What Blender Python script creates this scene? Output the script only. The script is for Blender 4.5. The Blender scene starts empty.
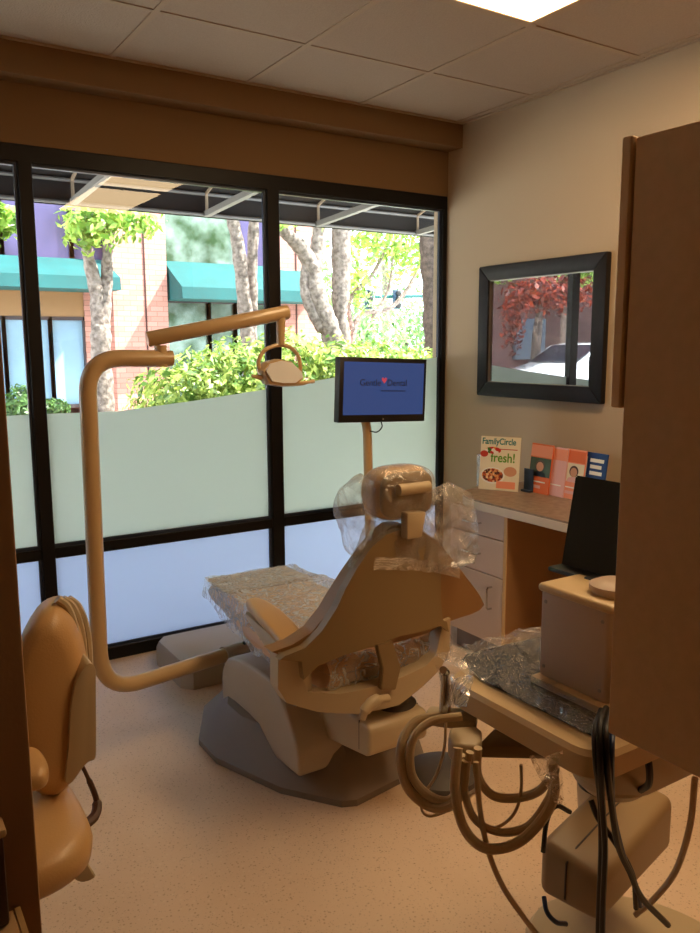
import bpy, bmesh, math, random
import numpy as np
from mathutils import Vector, Matrix, noise
random.seed(7)
C = bpy.context.scene.collection
PI = math.pi

# ------------------------------------------------------------------ camera model
F, YAW, PIT, ROL, H = 797.14, 0.568354873, 0.151189333, -0.003902521, 1.442
_cy, _sy, _cp, _sp = math.cos(YAW), math.sin(YAW), math.cos(PIT), math.sin(PIT)
_fw = np.array([_sy*_cp, _cy*_cp, -_sp]); _rt0 = np.array([_cy, -_sy, 0.]); _up0 = np.cross(_rt0, _fw)
_rt = math.cos(ROL)*_rt0 + math.sin(ROL)*_up0
_up = -math.sin(ROL)*_rt0 + math.cos(ROL)*_up0
CAM = np.array([0, 0, H])

def ray(px, py): return _fw + _rt*(px-350)/F - _up*(py-466.5)/F
def U(ax, v, px, py):
    """point of the measured sight line on the plane ax = v"""
    i = 'xyz'.index(ax); r = ray(px, py); return Vector(CAM + r*(v-CAM[i])/r[i])
def D(px, py, d): return Vector(CAM + ray(px, py)*d)

# ------------------------------------------------------------------ materials
def lin(c):
    return tuple((x/255/12.92 if x/255 <= .04045 else ((x/255+.055)/1.055)**2.4) for x in c)
def nodes(m):
    m.use_nodes = True; nt = m.node_tree; return nt, nt.nodes, nt.links
def mat(name, col, rough=.5, metal=0., spec=.5, bump=0., bscale=50., var=0., vscale=8., coat=0., emis=None, estr=0., srgb=True, detail=3, col2=None):
    m = bpy.data.materials.new(name); nt, N, L = nodes(m); b = N['Principled BSDF']
    c = lin(col) if srgb else col
    b.inputs['Base Color'].default_value = (*c, 1); b.inputs['Roughness'].default_value = rough
    b.inputs['Metallic'].default_value = metal; b.inputs['Specular IOR Level'].default_value = spec
    b.inputs['Coat Weight'].default_value = coat
    tc = N.new('ShaderNodeTexCoord')
    if var or col2:
        n = N.new('ShaderNodeTexNoise'); n.inputs['Scale'].default_value = vscale; n.inputs['Detail'].default_value = detail
        r = N.new('ShaderNodeValToRGB'); L.new(tc.outputs['Object'], n.inputs['Vector']); L.new(n.outputs['Fac'], r.inputs['Fac'])
        lo = tuple(x*(1-var) for x in c); hi = tuple(min(1, x*(1+var)) for x in c)
        if col2: hi = lin(col2); lo = c
        r.color_ramp.elements[0].position = .35; r.color_ramp.elements[1].position = .65
        r.color_ramp.elements[0].color = (*lo, 1); r.color_ramp.elements[1].color = (*hi, 1)
        L.new(r.outputs['Color'], b.inputs['Base Color'])
    if bump:
        n = N.new('ShaderNodeTexNoise'); n.inputs['Scale'].default_value = bscale; n.inputs['Detail'].default_value = 4
        L.new(tc.outputs['Object'], n.inputs['Vector'])
        bp = N.new('ShaderNodeBump'); bp.inputs['Strength'].default_value = bump; bp.inputs['Distance'].default_value = .01
        L.new(n.outputs['Fac'], bp.inputs['Height']); L.new(bp.outputs['Normal'], b.inputs['Normal'])
    if emis:
        b.inputs['Emission Color'].default_value = (*emis, 1); b.inputs['Emission Strength'].default_value = estr
    return m

M = {}
M['wall'] = mat('wall_paint', (184, 162, 134), .75, bump=.06, bscale=220)
M['soffit'] = mat('soffit_paint', (134, 104, 70), .8, bump=.05, bscale=200)
M['ceil'] = mat('ceiling_tile', (176, 156, 136), .9, bump=.25, bscale=160, var=.03, vscale=120)
M['grid'] = mat('ceiling_grid', (176, 152, 126), .6)
M['partition'] = mat('partition_paint', (158, 118, 78), .7, bump=.05, bscale=200)
M['trayrim'] = mat('cream_tray_plastic', (222, 192, 146), .35)
M['lamin'] = mat('beige_laminate', (200, 176, 156), .45, bump=.02, bscale=120)
M['lamedge'] = mat('laminate_edge', (206, 166, 112), .5)
M['lamdark'] = mat('brown_laminate', (160, 120, 80), .5)
M['panel'] = mat('cabinet_side_laminate', (216, 176, 128), .55, bump=.04, bscale=150, var=.03, vscale=60)
M['paneledge'] = mat('cabinet_door_edge', (226, 192, 144), .5)
M['counter'] = mat('stone_counter', (150, 128, 108), .4, var=.12, vscale=30, col2=(126, 104, 86))
M['counteredge'] = mat('counter_edge', (206, 190, 166), .5)
M['alu'] = mat('dark_window_metal', (15, 12, 12), .45, spec=.3)
M['alugrey'] = mat('window_gasket', (62, 70, 86), .35, metal=.5)
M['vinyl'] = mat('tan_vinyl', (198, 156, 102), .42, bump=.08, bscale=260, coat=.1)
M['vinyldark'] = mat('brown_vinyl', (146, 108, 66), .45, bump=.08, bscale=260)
M['vinylseat'] = mat('seat_vinyl', (216, 172, 132), .42, bump=.08, bscale=260)
M['shell'] = mat('beige_shell_plastic', (142, 118, 82), .42, bump=.015, bscale=300)
M['equip'] = mat('beige_equipment_plastic', (186, 166, 134), .4, bump=.015, bscale=300)
M['equipshade'] = mat('shaded_beige_plastic', (146, 120, 86), .42, bump=.015, bscale=300)  # beige plastic darkened by colour for the tray's shade on the lower housing
M['equipgrey'] = mat('warm_grey_plastic', (180, 166, 146), .42, bump=.02, bscale=300)
M['pole'] = mat('beige_enamel_pole', (200, 168, 122), .3, coat=.4)
M['basegrey'] = mat('grey_base_plastic', (128, 114, 102), .5, bump=.06, bscale=300)
M['basedark'] = mat('dark_grey_plastic', (74, 66, 60), .55)
M['black'] = mat('black_plastic', (12, 11, 11), .4)
M['screenoff'] = mat('black_glass', (8, 7, 7), .12, spec=.4)
M['chrome'] = mat('chrome', (200, 200, 200), .18, metal=1)
M['blackrub'] = mat('black_cable', (20, 16, 16), .45)
M['bluerub'] = mat('blue_tube', (30, 52, 96), .4)
M['hose'] = mat('beige_hose', (200, 176, 138), .45)
M['frame'] = mat('dark_wood_frame', (24, 18, 17), .5, spec=.3, var=.2, vscale=30)
M['silver'] = mat('silver_fillet', (170, 160, 150), .3, metal=.8)
M['baseb'] = mat('rubber_baseboard', (120, 108, 100), .6)
M['brown'] = mat('dark_brown_plastic', (74, 48, 36), .45)
M['lens'] = mat('lamp_reflector', (236, 238, 242), .3)
M['white'] = mat('white_card', (240, 238, 230), .5)
M['red'] = mat('red_print', (190, 60, 40), .5)

def floor_mat():
    m = bpy.data.materials.new('speckled_floor'); nt, N, L = nodes(m); b = N['Principled BSDF']
    tc = N.new('ShaderNodeTexCoord')
    n0 = N.new('ShaderNodeTexNoise'); n0.inputs['Scale'].default_value = 2.2; n0.inputs['Detail'].default_value = 4
    r0 = N.new('ShaderNodeValToRGB'); r0.color_ramp.elements[0].position = .35; r0.color_ramp.elements[1].position = .7
    r0.color_ramp.elements[0].color = (*lin((224, 198, 172)), 1); r0.color_ramp.elements[1].color = (*lin((214, 184, 154)), 1)
    L.new(tc.outputs['Object'], n0.inputs['Vector']); L.new(n0.outputs['Fac'], r0.inputs['Fac'])
    prev = r0.outputs['Color']
    for sc, col, th in ((70, (150, 112, 78), .13), (48, (226, 204, 178), .12), (120, (124, 88, 60), .1)):
        v = N.new('ShaderNodeTexVoronoi'); v.inputs['Scale'].default_value = sc
        L.new(tc.outputs['Object'], v.inputs['Vector'])
        r = N.new('ShaderNodeValToRGB'); r.color_ramp.elements[0].position = th; r.color_ramp.elements[1].position = th+.12
        r.color_ramp.elements[0].color = (.5, .5, .5, 1); r.color_ramp.elements[1].color = (0, 0, 0, 1)
        L.new(v.outputs['Distance'], r.inputs['Fac'])
        mx = N.new('ShaderNodeMixRGB'); L.new(r.outputs['Color'], mx.inputs['Fac']); L.new(prev, mx.inputs['Color1'])
        mx.inputs['Color2'].default_value = (*lin(col), 1); prev = mx.outputs['Color']
    L.new(prev, b.inputs['Base Color']); b.inputs['Roughness'].default_value = .36; b.inputs['Specular IOR Level'].default_value = .45
    return m
M['floor'] = floor_mat()

def glass_mat(name, tint=(1, 1, 1), ior=1.5):
    m = bpy.data.materials.new(name); nt, N, L = nodes(m); N.remove(N['Principled BSDF'])
    t = N.new('ShaderNodeBsdfTransparent'); t.inputs['Color'].default_value = (*tint, 1)
    g = N.new('ShaderNodeBsdfGlossy'); g.inputs['Roughness'].default_value = .0
    f = N.new('ShaderNodeFresnel'); f.inputs['IOR'].default_value = ior
    ge = N.new('ShaderNodeNewGeometry'); sb = N.new('ShaderNodeMath'); sb.operation = 'SUBTRACT'; sb.inputs[0].default_value = 1; L.new(ge.outputs['Backfacing'], sb.inputs[1])
    ml = N.new('ShaderNodeMath'); ml.operation = 'MULTIPLY'; L.new(f.outputs[0], ml.inputs[0]); L.new(sb.outputs[0], ml.inputs[1]); f = ml
    mx = N.new('ShaderNodeMixShader'); L.new(f.outputs[0], mx.inputs[0]); L.new(t.outputs[0], mx.inputs[1]); L.new(g.outputs[0], mx.inputs[2])
    L.new(mx.outputs[0], N['Material Output'].inputs['Surface']); return m
M['glass'] = glass_mat('window_glass', (.93, .96, .95), 1.75)
M['acrylic'] = glass_mat('clear_acrylic', (.93, .94, .95), 1.6)

def frost_mat(name, col, tr=.96):
    m = bpy.data.materials.new(name); nt, N, L = nodes(m); N.remove(N['Principled BSDF'])
    t = N.new('ShaderNodeBsdfTranslucent'); t.inputs['Color'].default_value = (*lin(col), 1)
    d = N.new('ShaderNodeBsdfDiffuse'); d.inputs['Color'].default_value = (.8, .8, .8, 1)
    mx = N.new('ShaderNodeMixShader'); mx.inputs[0].default_value = tr
    L.new(d.outputs[0], mx.inputs[1]); L.new(t.outputs[0], mx.inputs[2])
    rf = N.new('ShaderNodeBsdfRefraction'); rf.inputs['Roughness'].default_value = .55; rf.inputs['IOR'].default_value = 1.4; rf.inputs['Color'].default_value = (*lin(col), 1)
    m3 = N.new('ShaderNodeMixShader'); m3.inputs[0].default_value = .15; L.new(mx.outputs[0], m3.inputs[1]); L.new(rf.outputs[0], m3.inputs[2]); mx = m3
    g = N.new('ShaderNodeBsdfGlossy'); g.inputs['Roughness'].default_value = .3
    m2 = N.new('ShaderNodeMixShader'); m2.inputs[0].default_value = .04
    L.new(mx.outputs[0], m2.inputs[1]); L.new(g.outputs[0], m2.inputs[2])
    L.new(m2.outputs[0], N['Material Output'].inputs['Surface']); return m
M['frost'] = frost_mat('frosted_film', (218, 224, 218))
M['frostlow'] = frost_mat('frosted_lower_glass', (202, 214, 232))

def film_mat(name, white=.10, gl=.22, scale=14, blend=.35, rough=.12):
    """thin clear wrap: mostly see-through, glossy crinkles"""
    m = bpy.data.materials.new(name); nt, N, L = nodes(m); N.remove(N['Principled BSDF'])
    tc = N.new('ShaderNodeTexCoord')
    n = N.new('ShaderNodeTexNoise'); n.inputs['Scale'].default_value = scale; n.inputs['Detail'].default_value = 5; n.inputs['Distortion'].default_value = 1.6
    L.new(tc.outputs['Object'], n.inputs['Vector'])
    bp = N.new('ShaderNodeBump'); bp.inputs['Strength'].default_value = 1.; bp.inputs['Distance'].default_value = .03
    L.new(n.outputs['Fac'], bp.inputs['Height'])
    g = N.new('ShaderNodeBsdfGlossy'); g.inputs['Roughness'].default_value = rough; g.inputs['Color'].default_value = (1, 1, 1, 1)
    d = N.new('ShaderNodeBsdfDiffuse'); d.inputs['Color'].default_value = (.9, .9, .9, 1)
    t = N.new('ShaderNodeBsdfTransparent')
    for s in (g, d): L.new(bp.outputs['Normal'], s.inputs['Normal'])
    # crinkle mask: thin ridges of the same noise are whiter
    r = N.new('ShaderNodeValToRGB'); e = r.color_ramp.elements
    e[0].position = .44; e[0].color = (0, 0, 0, 1); e[1].position = .5; e[1].color = (1, 1, 1, 1); e2 = e.new(.56); e2.color = (0, 0, 0, 1)
    L.new(n.outputs['Fac'], r.inputs['Fac'])
    ma = N.new('ShaderNodeMath'); ma.operation = 'MULTIPLY_ADD'; L.new(r.outputs['Color'], ma.inputs[0]); ma.inputs[1].default_value = white*2.2; ma.inputs[2].default_value = white
    m1 = N.new('ShaderNodeMixShader'); L.new(ma.outputs[0], m1.inputs[0]); L.new(t.outputs[0], m1.inputs[1]); L.new(d.outputs[0], m1.inputs[2])
    lw = N.new('ShaderNodeLayerWeight'); lw.inputs['Blend'].default_value = blend; L.new(bp.outputs['Normal'], lw.inputs['Normal'])
    mm = N.new('ShaderNodeMath'); mm.operation = 'MULTIPLY_ADD'; L.new(lw.outputs['Fresnel'], mm.inputs[0]); mm.inputs[1].default_value = gl*2; mm.inputs[2].default_value = gl*.4; mm.use_clamp = True
    m2 = N.new('ShaderNodeMixShader'); L.new(mm.outputs[0], m2.inputs[0]); L.new(m1.outputs[0], m2.inputs[1]); L.new(g.outputs[0], m2.inputs[2])
    L.new(m2.outputs[0], N['Material Output'].inputs['Surface']); return m
M['film'] = film_mat('clear_plastic_wrap', .2, .26, 16)
M['film2'] = film_mat('thin_plastic_bag', .07, .2, 9)
M['filmtray'] = film_mat('crinkled_tray_wrap', .012, .42, 34, .10, .06)

def emit_mat(name, col, s):
    m = bpy.data.materials.new(name); nt, N, L = nodes(m); N.remove(N['Principled BSDF'])
    e = N.new('ShaderNodeEmission'); e.inputs['Color'].default_value = (*col, 1); e.inputs['Strength'].default_value = s
    L.new(e.outputs[0], N['Material Output'].inputs['Surface']); return m
LAMP = 8.0
M['diffuser'] = emit_mat('fluorescent_diffuser', (1., .70, .38), LAMP)
M['screen'] = mat('monitor_screen', (20, 28, 50), .25, emis=lin((62, 92, 158)), estr=.36)

def leaf_mat(name, c1, c2, tr=.35, sc=9):
    m = bpy.data.materials.new(name); nt, N, L = nodes(m); N.remove(N['Principled BSDF'])
    tc = N.new('ShaderNodeTexCoord'); n = N.new('ShaderNodeTexNoise'); n.inputs['Scale'].default_value = sc; n.inputs['Detail'].default_value = 2
    r = N.new('ShaderNodeValToRGB'); r.color_ramp.elements[0].position = .4; r.color_ramp.elements[1].position = .6
    r.color_ramp.elements[0].color = (*lin(c1), 1); r.color_ramp.elements[1].color = (*lin(c2), 1)
    L.new(tc.outputs['Object'], n.inputs['Vector']); L.new(n.outputs['Fac'], r.inputs['Fac'])
    d = N.new('ShaderNodeBsdfPrincipled'); d.inputs['Roughness'].default_value = .45; L.new(r.outputs[0], d.inputs['Base Color'])
    t = N.new('ShaderNodeBsdfTranslucent'); L.new(r.outputs[0], t.inputs['Color'])
    mx = N.new('ShaderNodeMixShader'); mx.inputs[0].default_value = tr; L.new(d.outputs[0], mx.inputs[1]); L.new(t.outputs[0], mx.inputs[2])
    L.new(mx.outputs[0], N['Material Output'].inputs['Surface']); return m
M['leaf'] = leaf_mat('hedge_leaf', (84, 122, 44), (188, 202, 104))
M['leafdark'] = leaf_mat('dark_leaf', (40, 70, 34), (84, 120, 58))
M['leaf2'] = leaf_mat('tree_leaf', (96, 140, 50), (176, 204, 96))
M['leafred'] = leaf_mat('maple_leaf', (70, 18, 16), (150, 54, 26))
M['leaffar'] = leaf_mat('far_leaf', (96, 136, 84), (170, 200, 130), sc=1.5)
M['bark'] = mat('grey_bark', (150, 136, 128), .9, bump=1., bscale=30, col2=(92, 80, 74), vscale=22, detail=6)
M['barkdark'] = mat('dark_bark', (104, 88, 80), .9, bump=1., bscale=26, col2=(56, 46, 42), vscale=18, detail=6)
M['canvas'] = mat('charcoal_canvas', (30, 28, 28), .9)
M['awnbar'] = mat('awning_tube', (128, 124, 120), .5)
M['teal'] = mat('teal_canvas', (2, 78, 80), .8, var=.12, vscale=2)
M['tealdark'] = mat('teal_canvas_side', (14, 110, 128), .8)
M['purpleglass'] = mat('purple_mirrored_glass', (80, 72, 108), .12, metal=.5, var=.25, vscale=.8)
M['greenreflect'] = mat('painted_green_reflection', (132, 150, 140), .15, metal=.5, col2=(52, 76, 48), vscale=3.5, detail=7)  # green mottling paints the reflection in the building's panes into the colour
M['blueblind'] = mat('blue_shaded_pane', (132, 164, 190), .3, spec=.6, var=.1, vscale=1.2)
M['tanwin'] = mat('tan_header', (150, 112, 74), .6)
M['mull'] = mat('building_mullion', (58, 46, 50), .5)
M['asphalt'] = mat('pavement', (206, 202, 194), .9, var=.1, vscale=3)
M['soil'] = mat('bark_mulch', (96, 70, 52), .95, bump=1, bscale=30, var=.3, vscale=20)
M['carpaint'] = mat('white_car_paint', (238, 240, 244), .25, coat=1.)
M['carglass'] = mat('car_glass', (30, 34, 44), .08, spec=.7)
M['tyre'] = mat('tyre_rubber', (24, 24, 24), .8)
def mirror_print():
    m = bpy.data.materials.new('dark_print_under_glass'); nt, N, L = nodes(m); b = N['Principled BSDF']
    b.inputs['Base Color'].default_value = (.012, .011, .012, 1); b.inputs['Roughness'].default_value = .3
    g = N.new('ShaderNodeBsdfGlossy'); g.inputs['Roughness'].default_value = .004; g.inputs['Color'].default_value = (.95, .95, 1, 1)
    mx = N.new('ShaderNodeMixShader'); mx.inputs[0].default_value = .42
    L.new(b.outputs[0], mx.inputs[1]); L.new(g.outputs[0], mx.inputs[2]); L.new(mx.outputs[0], N['Material Output'].inputs['Surface']); return m
M['printdark'] = mirror_print()

def brick_mat(name, c1, c2, mort):
    m = bpy.data.materials.new(name); nt, N, L = nodes(m); b = N['Principled BSDF']
    tc = N.new('ShaderNodeTexCoord'); mp = N.new('ShaderNodeMapping'); mp.inputs['Rotation'].default_value = (PI/2, 0, 0)
    L.new(tc.outputs['Object'], mp.inputs['Vector'])
    br = N.new('ShaderNodeTexBrick'); br.inputs['Scale'].default_value = 1.; br.inputs['Brick Width'].default_value = .2; br.inputs['Row Height'].default_value = .075
    br.inputs['Mortar Size'].default_value = .006
    br.inputs['Color1'].default_value = (*lin(c1), 1); br.inputs['Color2'].default_value = (*lin(c2), 1); br.inputs['Mortar'].default_value = (*lin(mort), 1)
    L.new(mp.outputs[0], br.inputs['Vector']); L.new(br.outputs['Color'], b.inputs['Base Color']); b.inputs['Roughness'].default_value = .9
    return m
M['brick'] = brick_mat('pink_brick', (196, 142, 130), (180, 124, 112), (150, 110, 100))
M['brickred'] = brick_mat('red_brick', (70, 36, 34), (56, 28, 28), (56, 40, 38))

# ------------------------------------------------------------------ mesh helpers
def sharpen(bm, ang=35):
    bm.normal_update()
    for f in bm.faces: f.smooth = True
    for e in bm.edges:
        if len(e.link_faces) == 2:
            e.smooth = e.calc_face_angle(0) < math.radians(ang)
def put(name, bm, m, parent=None, origin=None, ang=35):
    """link a bmesh built in world coordinates as one object; origin = its base point"""
    bmesh.ops.recalc_face_normals(bm, faces=bm.faces)
    sharpen(bm, ang)
    if parent is not None: off = parent.matrix_basis.translation.copy() if parent.parent is None else parent['_w'] and Vector(parent['_w'])
    else: off = Vector((0, 0, 0))
    o_w = Vector(origin) if origin is not None else (off if parent is not None else Vector((0, 0, 0)))
    bmesh.ops.translate(bm, verts=bm.verts, vec=-o_w)
    me = bpy.data.meshes.new(name); bm.to_mesh(me); bm.free()
    for mm in (m if isinstance(m, (list, tuple)) else [m]): me.materials.append(mm)
    o = bpy.data.objects.new(name, me); C.objects.link(o)
    o.location = o_w - off if parent is not None else o_w
    if parent is not None: o.parent = parent
    WPOS[o.name] = o_w
    return o
WPOS = {}
def part(name, bm, m, parent, label=None, ang=35, origin=None):
    bmesh.ops.recalc_face_normals(bm, faces=bm.faces); sharpen(bm, ang)
    pw = WPOS[parent.name]
    ow = Vector(origin) if origin is not None else pw
    bmesh.ops.translate(bm, verts=bm.verts, vec=-ow)
    me = bpy.data.meshes.new(name); bm.to_mesh(me); bm.free()
    for mm in (m if isinstance(m, (list, tuple)) else [m]): me.materials.append(mm)
    o = bpy.data.objects.new(name, me); C.objects.link(o); o.parent = parent; o.location = ow - pw
    WPOS[o.name] = ow
    if label: o['label'] = label
    return o
def thing(name, label, cat, loc, group=None):
    o = bpy.data.objects.new(name, None); C.objects.link(o); o.location = loc; o.empty_display_size = .1
    o['label'] = label; o['category'] = cat
    if group: o['group'] = group
    WPOS[o.name] = Vector(loc); return o
def single(name, bm, m, label, cat, origin=(0, 0, 0), group=None, ang=35, kind=None):
    o = put(name, bm, m, None, origin, ang); o['label'] = label; o['category'] = cat
    if group: o['group'] = group
    if kind: o['kind'] = kind
    return o
def struct(name, bm, m, label=None, cat=None, ang=35):
    o = put(name, bm, m, None, None, ang); o['kind'] = 'structure'
    if label: o['label'] = label
    if cat: o['category'] = cat
    return o
def merge(bm, t):
    me = bpy.data.meshes.new('t'); t.to_mesh(me); t.free(); bm.from_mesh(me); bpy.data.meshes.remove(me)
def box(x0, y0, z0, x1, y1, z1, bev=0., seg=2, bm=None, mi=0, rot=None, piv=None):
    t = bmesh.new(); bmesh.ops.create_cube(t, size=1)
    for v in t.verts: v.co = Vector(((x0+x1)/2+v.co.x*(x1-x0), (y0+y1)/2+v.co.y*(y1-y0), (z0+z1)/2+v.co.z*(z1-z0)))
    if bev: bmesh.ops.bevel(t, geom=t.edges[:], offset=bev, segments=seg, affect='EDGES', profile=.5)
    if rot is not None:
        p = Vector(piv) if piv is not None else Vector(((x0+x1)/2, (y0+y1)/2, (z0+z1)/2))
        bmesh.ops.rotate(t, verts=t.verts, cent=p, matrix=rot)
    for f in t.faces: f.material_index = mi
    if bm is None: return t
    merge(bm, t); return bm
def cr(P, n=8, closed=False):
    P = [Vector(p) for p in P]; out = []; k = len(P)
    rng = range(k if closed else k-1)
    for i in rng:
        p0 = P[i-1] if (i > 0 or closed) else P[0]*2-P[1]
        p1 = P[i]; p2 = P[(i+1) % k]; p3 = P[(i+2) % k] if (i+2 < k or closed) else p2*2-p1
        for j in range(n):
            t = j/n
            out.append(.5*((2*p1)+(-p0+p2)*t+(2*p0-5*p1+4*p2-p3)*t*t+(-p0+3*p1-3*p2+p3)*t**3))
    if not closed: out.append(P[-1])
    return out
def tube(P, r, bm=None, seg=12, smooth=0, mi=0, caps=True):
    P = cr(P, smooth) if smooth else [Vector(p) for p in P]
    n = len(P); R = r if isinstance(r, (list, tuple)) else [r]*n
    if len(R) != n: R = [R[0]+(R[-1]-R[0])*i/(n-1) if len(R) == 2 else R[min(len(R)-1, int(i*len(R)/n))] for i in range(n)]
    if bm is None: bm = bmesh.new()
    T = []
    for i in range(n):
        a = P[max(i-1, 0)]; b = P[min(i+1, n-1)]; d = (b-a)
        T.append(d.normalized() if d.length > 1e-9 else Vector((0, 0, 1)))
    u = T[0].orthogonal().normalized(); rings = []
    for i in range(n):
        u = (u - T[i]*u.dot(T[i])).normalized(); w = T[i].cross(u)
        rings.append([bm.verts.new(P[i]+(u*math.cos(2*PI*k/seg)+w*math.sin(2*PI*k/seg))*R[i]) for k in range(seg)])
    for i in range(n-1):
        for k in range(seg):
            f = bm.faces.new((rings[i][k], rings[i][(k+1) % seg], rings[i+1][(k+1) % seg], rings[i+1][k])); f.material_index = mi
    if caps:
        for rg in (rings[0][::-1], rings[-1]):
            f = bm.faces.new(rg); f.material_index = mi
    return bm
def lathe(prof, c=(0, 0, 0), seg=32, bm=None, axis=None, mi=0):
    t = bmesh.new(); rings = []
    for r, z in prof:
        rings.append([t.verts.new((r*math.cos(2*PI*k/seg), r*math.sin(2*PI*k/seg), z)) for k in range(seg)])
    for i in range(len(rings)-1):
        for k in range(seg):
            t.faces.new((rings[i][k], rings[i][(k+1) % seg], rings[i+1][(k+1) % seg], rings[i+1][k]))
    t.faces.new(rings[0][::-1]); t.faces.new(rings[-1])
    if axis is not None:
        q = Vector((0, 0, 1)).rotation_difference(Vector(axis)); bmesh.ops.rotate(t, verts=t.verts, cent=(0, 0, 0), matrix=q.to_matrix())
    bmesh.ops.translate(t, verts=t.verts, vec=Vector(c))
    for f in t.faces: f.material_index = mi
    if bm is None: return t
    merge(bm, t); return bm
def prism(pts, axis, a, b, bev=0., seg=2, bm=None):
    """outline pts (2D) swept from a to b along axis"""
    t = bmesh.new()
    def P(p, s):
        return {'x': (s, p[0], p[1]), 'y': (p[0], s, p[1]), 'z': (p[0], p[1], s)}[axis]
    A = [t.verts.new(P(p, a)) for p in pts]; B = [t.verts.new(P(p, b)) for p in pts]
    t.faces.new(A); t.faces.new(B[::-1]); n = len(pts)
    for i in range(n): t.faces.new((A[i], B[i], B[(i+1) % n], A[(i+1) % n]))
    bmesh.ops.recalc_face_normals(t, faces=t.faces)
    if bev: bmesh.ops.bevel(t, geom=[e for e in t.edges], offset=bev, segments=seg, affect='EDGES', profile=.5, clamp_overlap=True)
    if bm is None: return t
    merge(bm, t); return bm
def plate(outline, thick, surf, step=.03, bev=.006, front=1):
    """bent plate: outline in (x,z); surf(x,z) gives y of the near face; thickness goes to +y"""
    t = bmesh.new(); vs = [t.verts.new((p[0], 0, p[1])) for p in outline]; t.faces.new(vs)
    xs = [p[0] for p in outline]; zs = [p[1] for p in outline]
    for ax, lo, hi in ((0, min(xs), max(xs)), (2, min(zs), max(zs))):
        k = lo+step
        while k < hi:
            co = Vector((0, 0, 0)); co[ax] = k; no = Vector((0, 0, 0)); no[ax] = 1
            bmesh.ops.bisect_plane(t, geom=t.verts[:]+t.edges[:]+t.faces[:], plane_co=co, plane_no=no, dist=1e-5); k += step
    bmesh.ops.triangulate(t, faces=[f for f in t.faces if len(f.verts) > 4])
    r = bmesh.ops.extrude_face_region(t, geom=t.faces[:])
    top = {v for v in r['geom'] if isinstance(v, bmesh.types.BMVert)}
    for v in t.verts: v.co.y = surf(v.co.x, v.co.z) + (thick if v in top else 0)
    bmesh.ops.recalc_face_normals(t, faces=t.faces)
    if bev:
        t.normal_update()
        es = [e for e in t.edges if len(e.link_faces) == 2 and e.calc_face_angle(0) > 1.0]
        bmesh.ops.bevel(t, geom=es, offset=bev, segments=2, affect='EDGES', clamp_overlap=True)
    return t
def onsurf(px, py, surf, y=1.9):
    for _ in range(25):
        p = U('y', y, px, py); y = .5*y+.5*surf(p.x, p.z)
    p = U('y', y, px, py); return (p.x, p.z)
def superell(c, s, e=.6, nu=40, nv=20, bm=None, fn=None):
    """rounded pillow: superellipsoid with half sizes s; fn(v) -> v deform in unit space"""
    t = bmesh.new(); rows = []
    sg = lambda x, p: math.copysign(abs(x)**p, x)
    for j in range(1, nv):
        ph = -PI/2+PI*j/nv; row = []
        for i in range(nu):
            th = 2*PI*i/nu
            p = Vector((sg(math.cos(ph), e)*sg(math.cos(th), e), sg(math.cos(ph), e)*sg(math.sin(th), e), sg(math.sin(ph), e)))
            if fn: p = fn(p)
            row.append(t.verts.new((c[0]+p.x*s[0], c[1]+p.y*s[1], c[2]+p.z*s[2])))
        rows.append(row)
    for j in range(len(rows)-1):
        for i in range(nu): t.faces.new((rows[j][i], rows[j][(i+1) % nu], rows[j+1][(i+1) % nu], rows[j+1][i]))
    t.faces.new(rows[0][::-1]); t.faces.new(rows[-1])
    if bm is None: return t
    merge(bm, t); return bm
def loft(rings, bm=None, cap=True, closed=True):
    if bm is None: bm = bmesh.new()
    R = [[bm.verts.new(p) for p in r] for r in rings]; n = len(R[0])
    for i in range(len(R)-1):
        for k in range(n if closed else n-1): bm.faces.new((R[i][k], R[i][(k+1) % n], R[i+1][(k+1) % n], R[i+1][k]))
    if cap: bm.faces.new(R[0][::-1]); bm.faces.new(R[-1])
    return bm
def rrect(w, h, r, n=5):
    out = []
    for cx, cy, a in ((w-r, h-r, 0), (-w+r, h-r, 90), (-w+r, -h+r, 180), (w-r, -h+r, 270)):
        for k in range(n+1):
            t = math.radians(a+90*k/n); out.append((cx+r*math.cos(t), cy+r*math.sin(t)))
    return out
def sheet(nu, nv, fn, bm=None):
    if bm is None: bm = bmesh.new()
    G = [[bm.verts.new(fn(i/nu, j/nv)) for j in range(nv+1)] for i in range(nu+1)]
    for i in range(nu):
        for j in range(nv): bm.faces.new((G[i][j], G[i+1][j], G[i+1][j+1], G[i][j+1]))
    return bm
def text(name, s, size, m, parent, mw, ext=.0006, align='LEFT', label=None, bold=0.):
    cu = bpy.data.curves.new(name, 'FONT'); cu.body = s; cu.size = size; cu.extrude = ext; cu.align_x = align; cu.offset = bold
    cu.materials.append(m); o = bpy.data.objects.new(name, cu); C.objects.link(o)
    o.parent = parent; o.matrix_basis = mw
    bpy.context.view_layer.update(); me = bpy.data.meshes.new_from_object(o.evaluated_get(bpy.context.evaluated_depsgraph_get()))
    if not me.materials: me.materials.append(m)
    q = bpy.data.objects.new(name, me); C.objects.link(q); q.parent = parent; q.matrix_basis = mw
    bpy.data.objects.remove(o); bpy.data.curves.remove(cu); q.name = name; o = q
    if label: o['label'] = label
    return o

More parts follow.
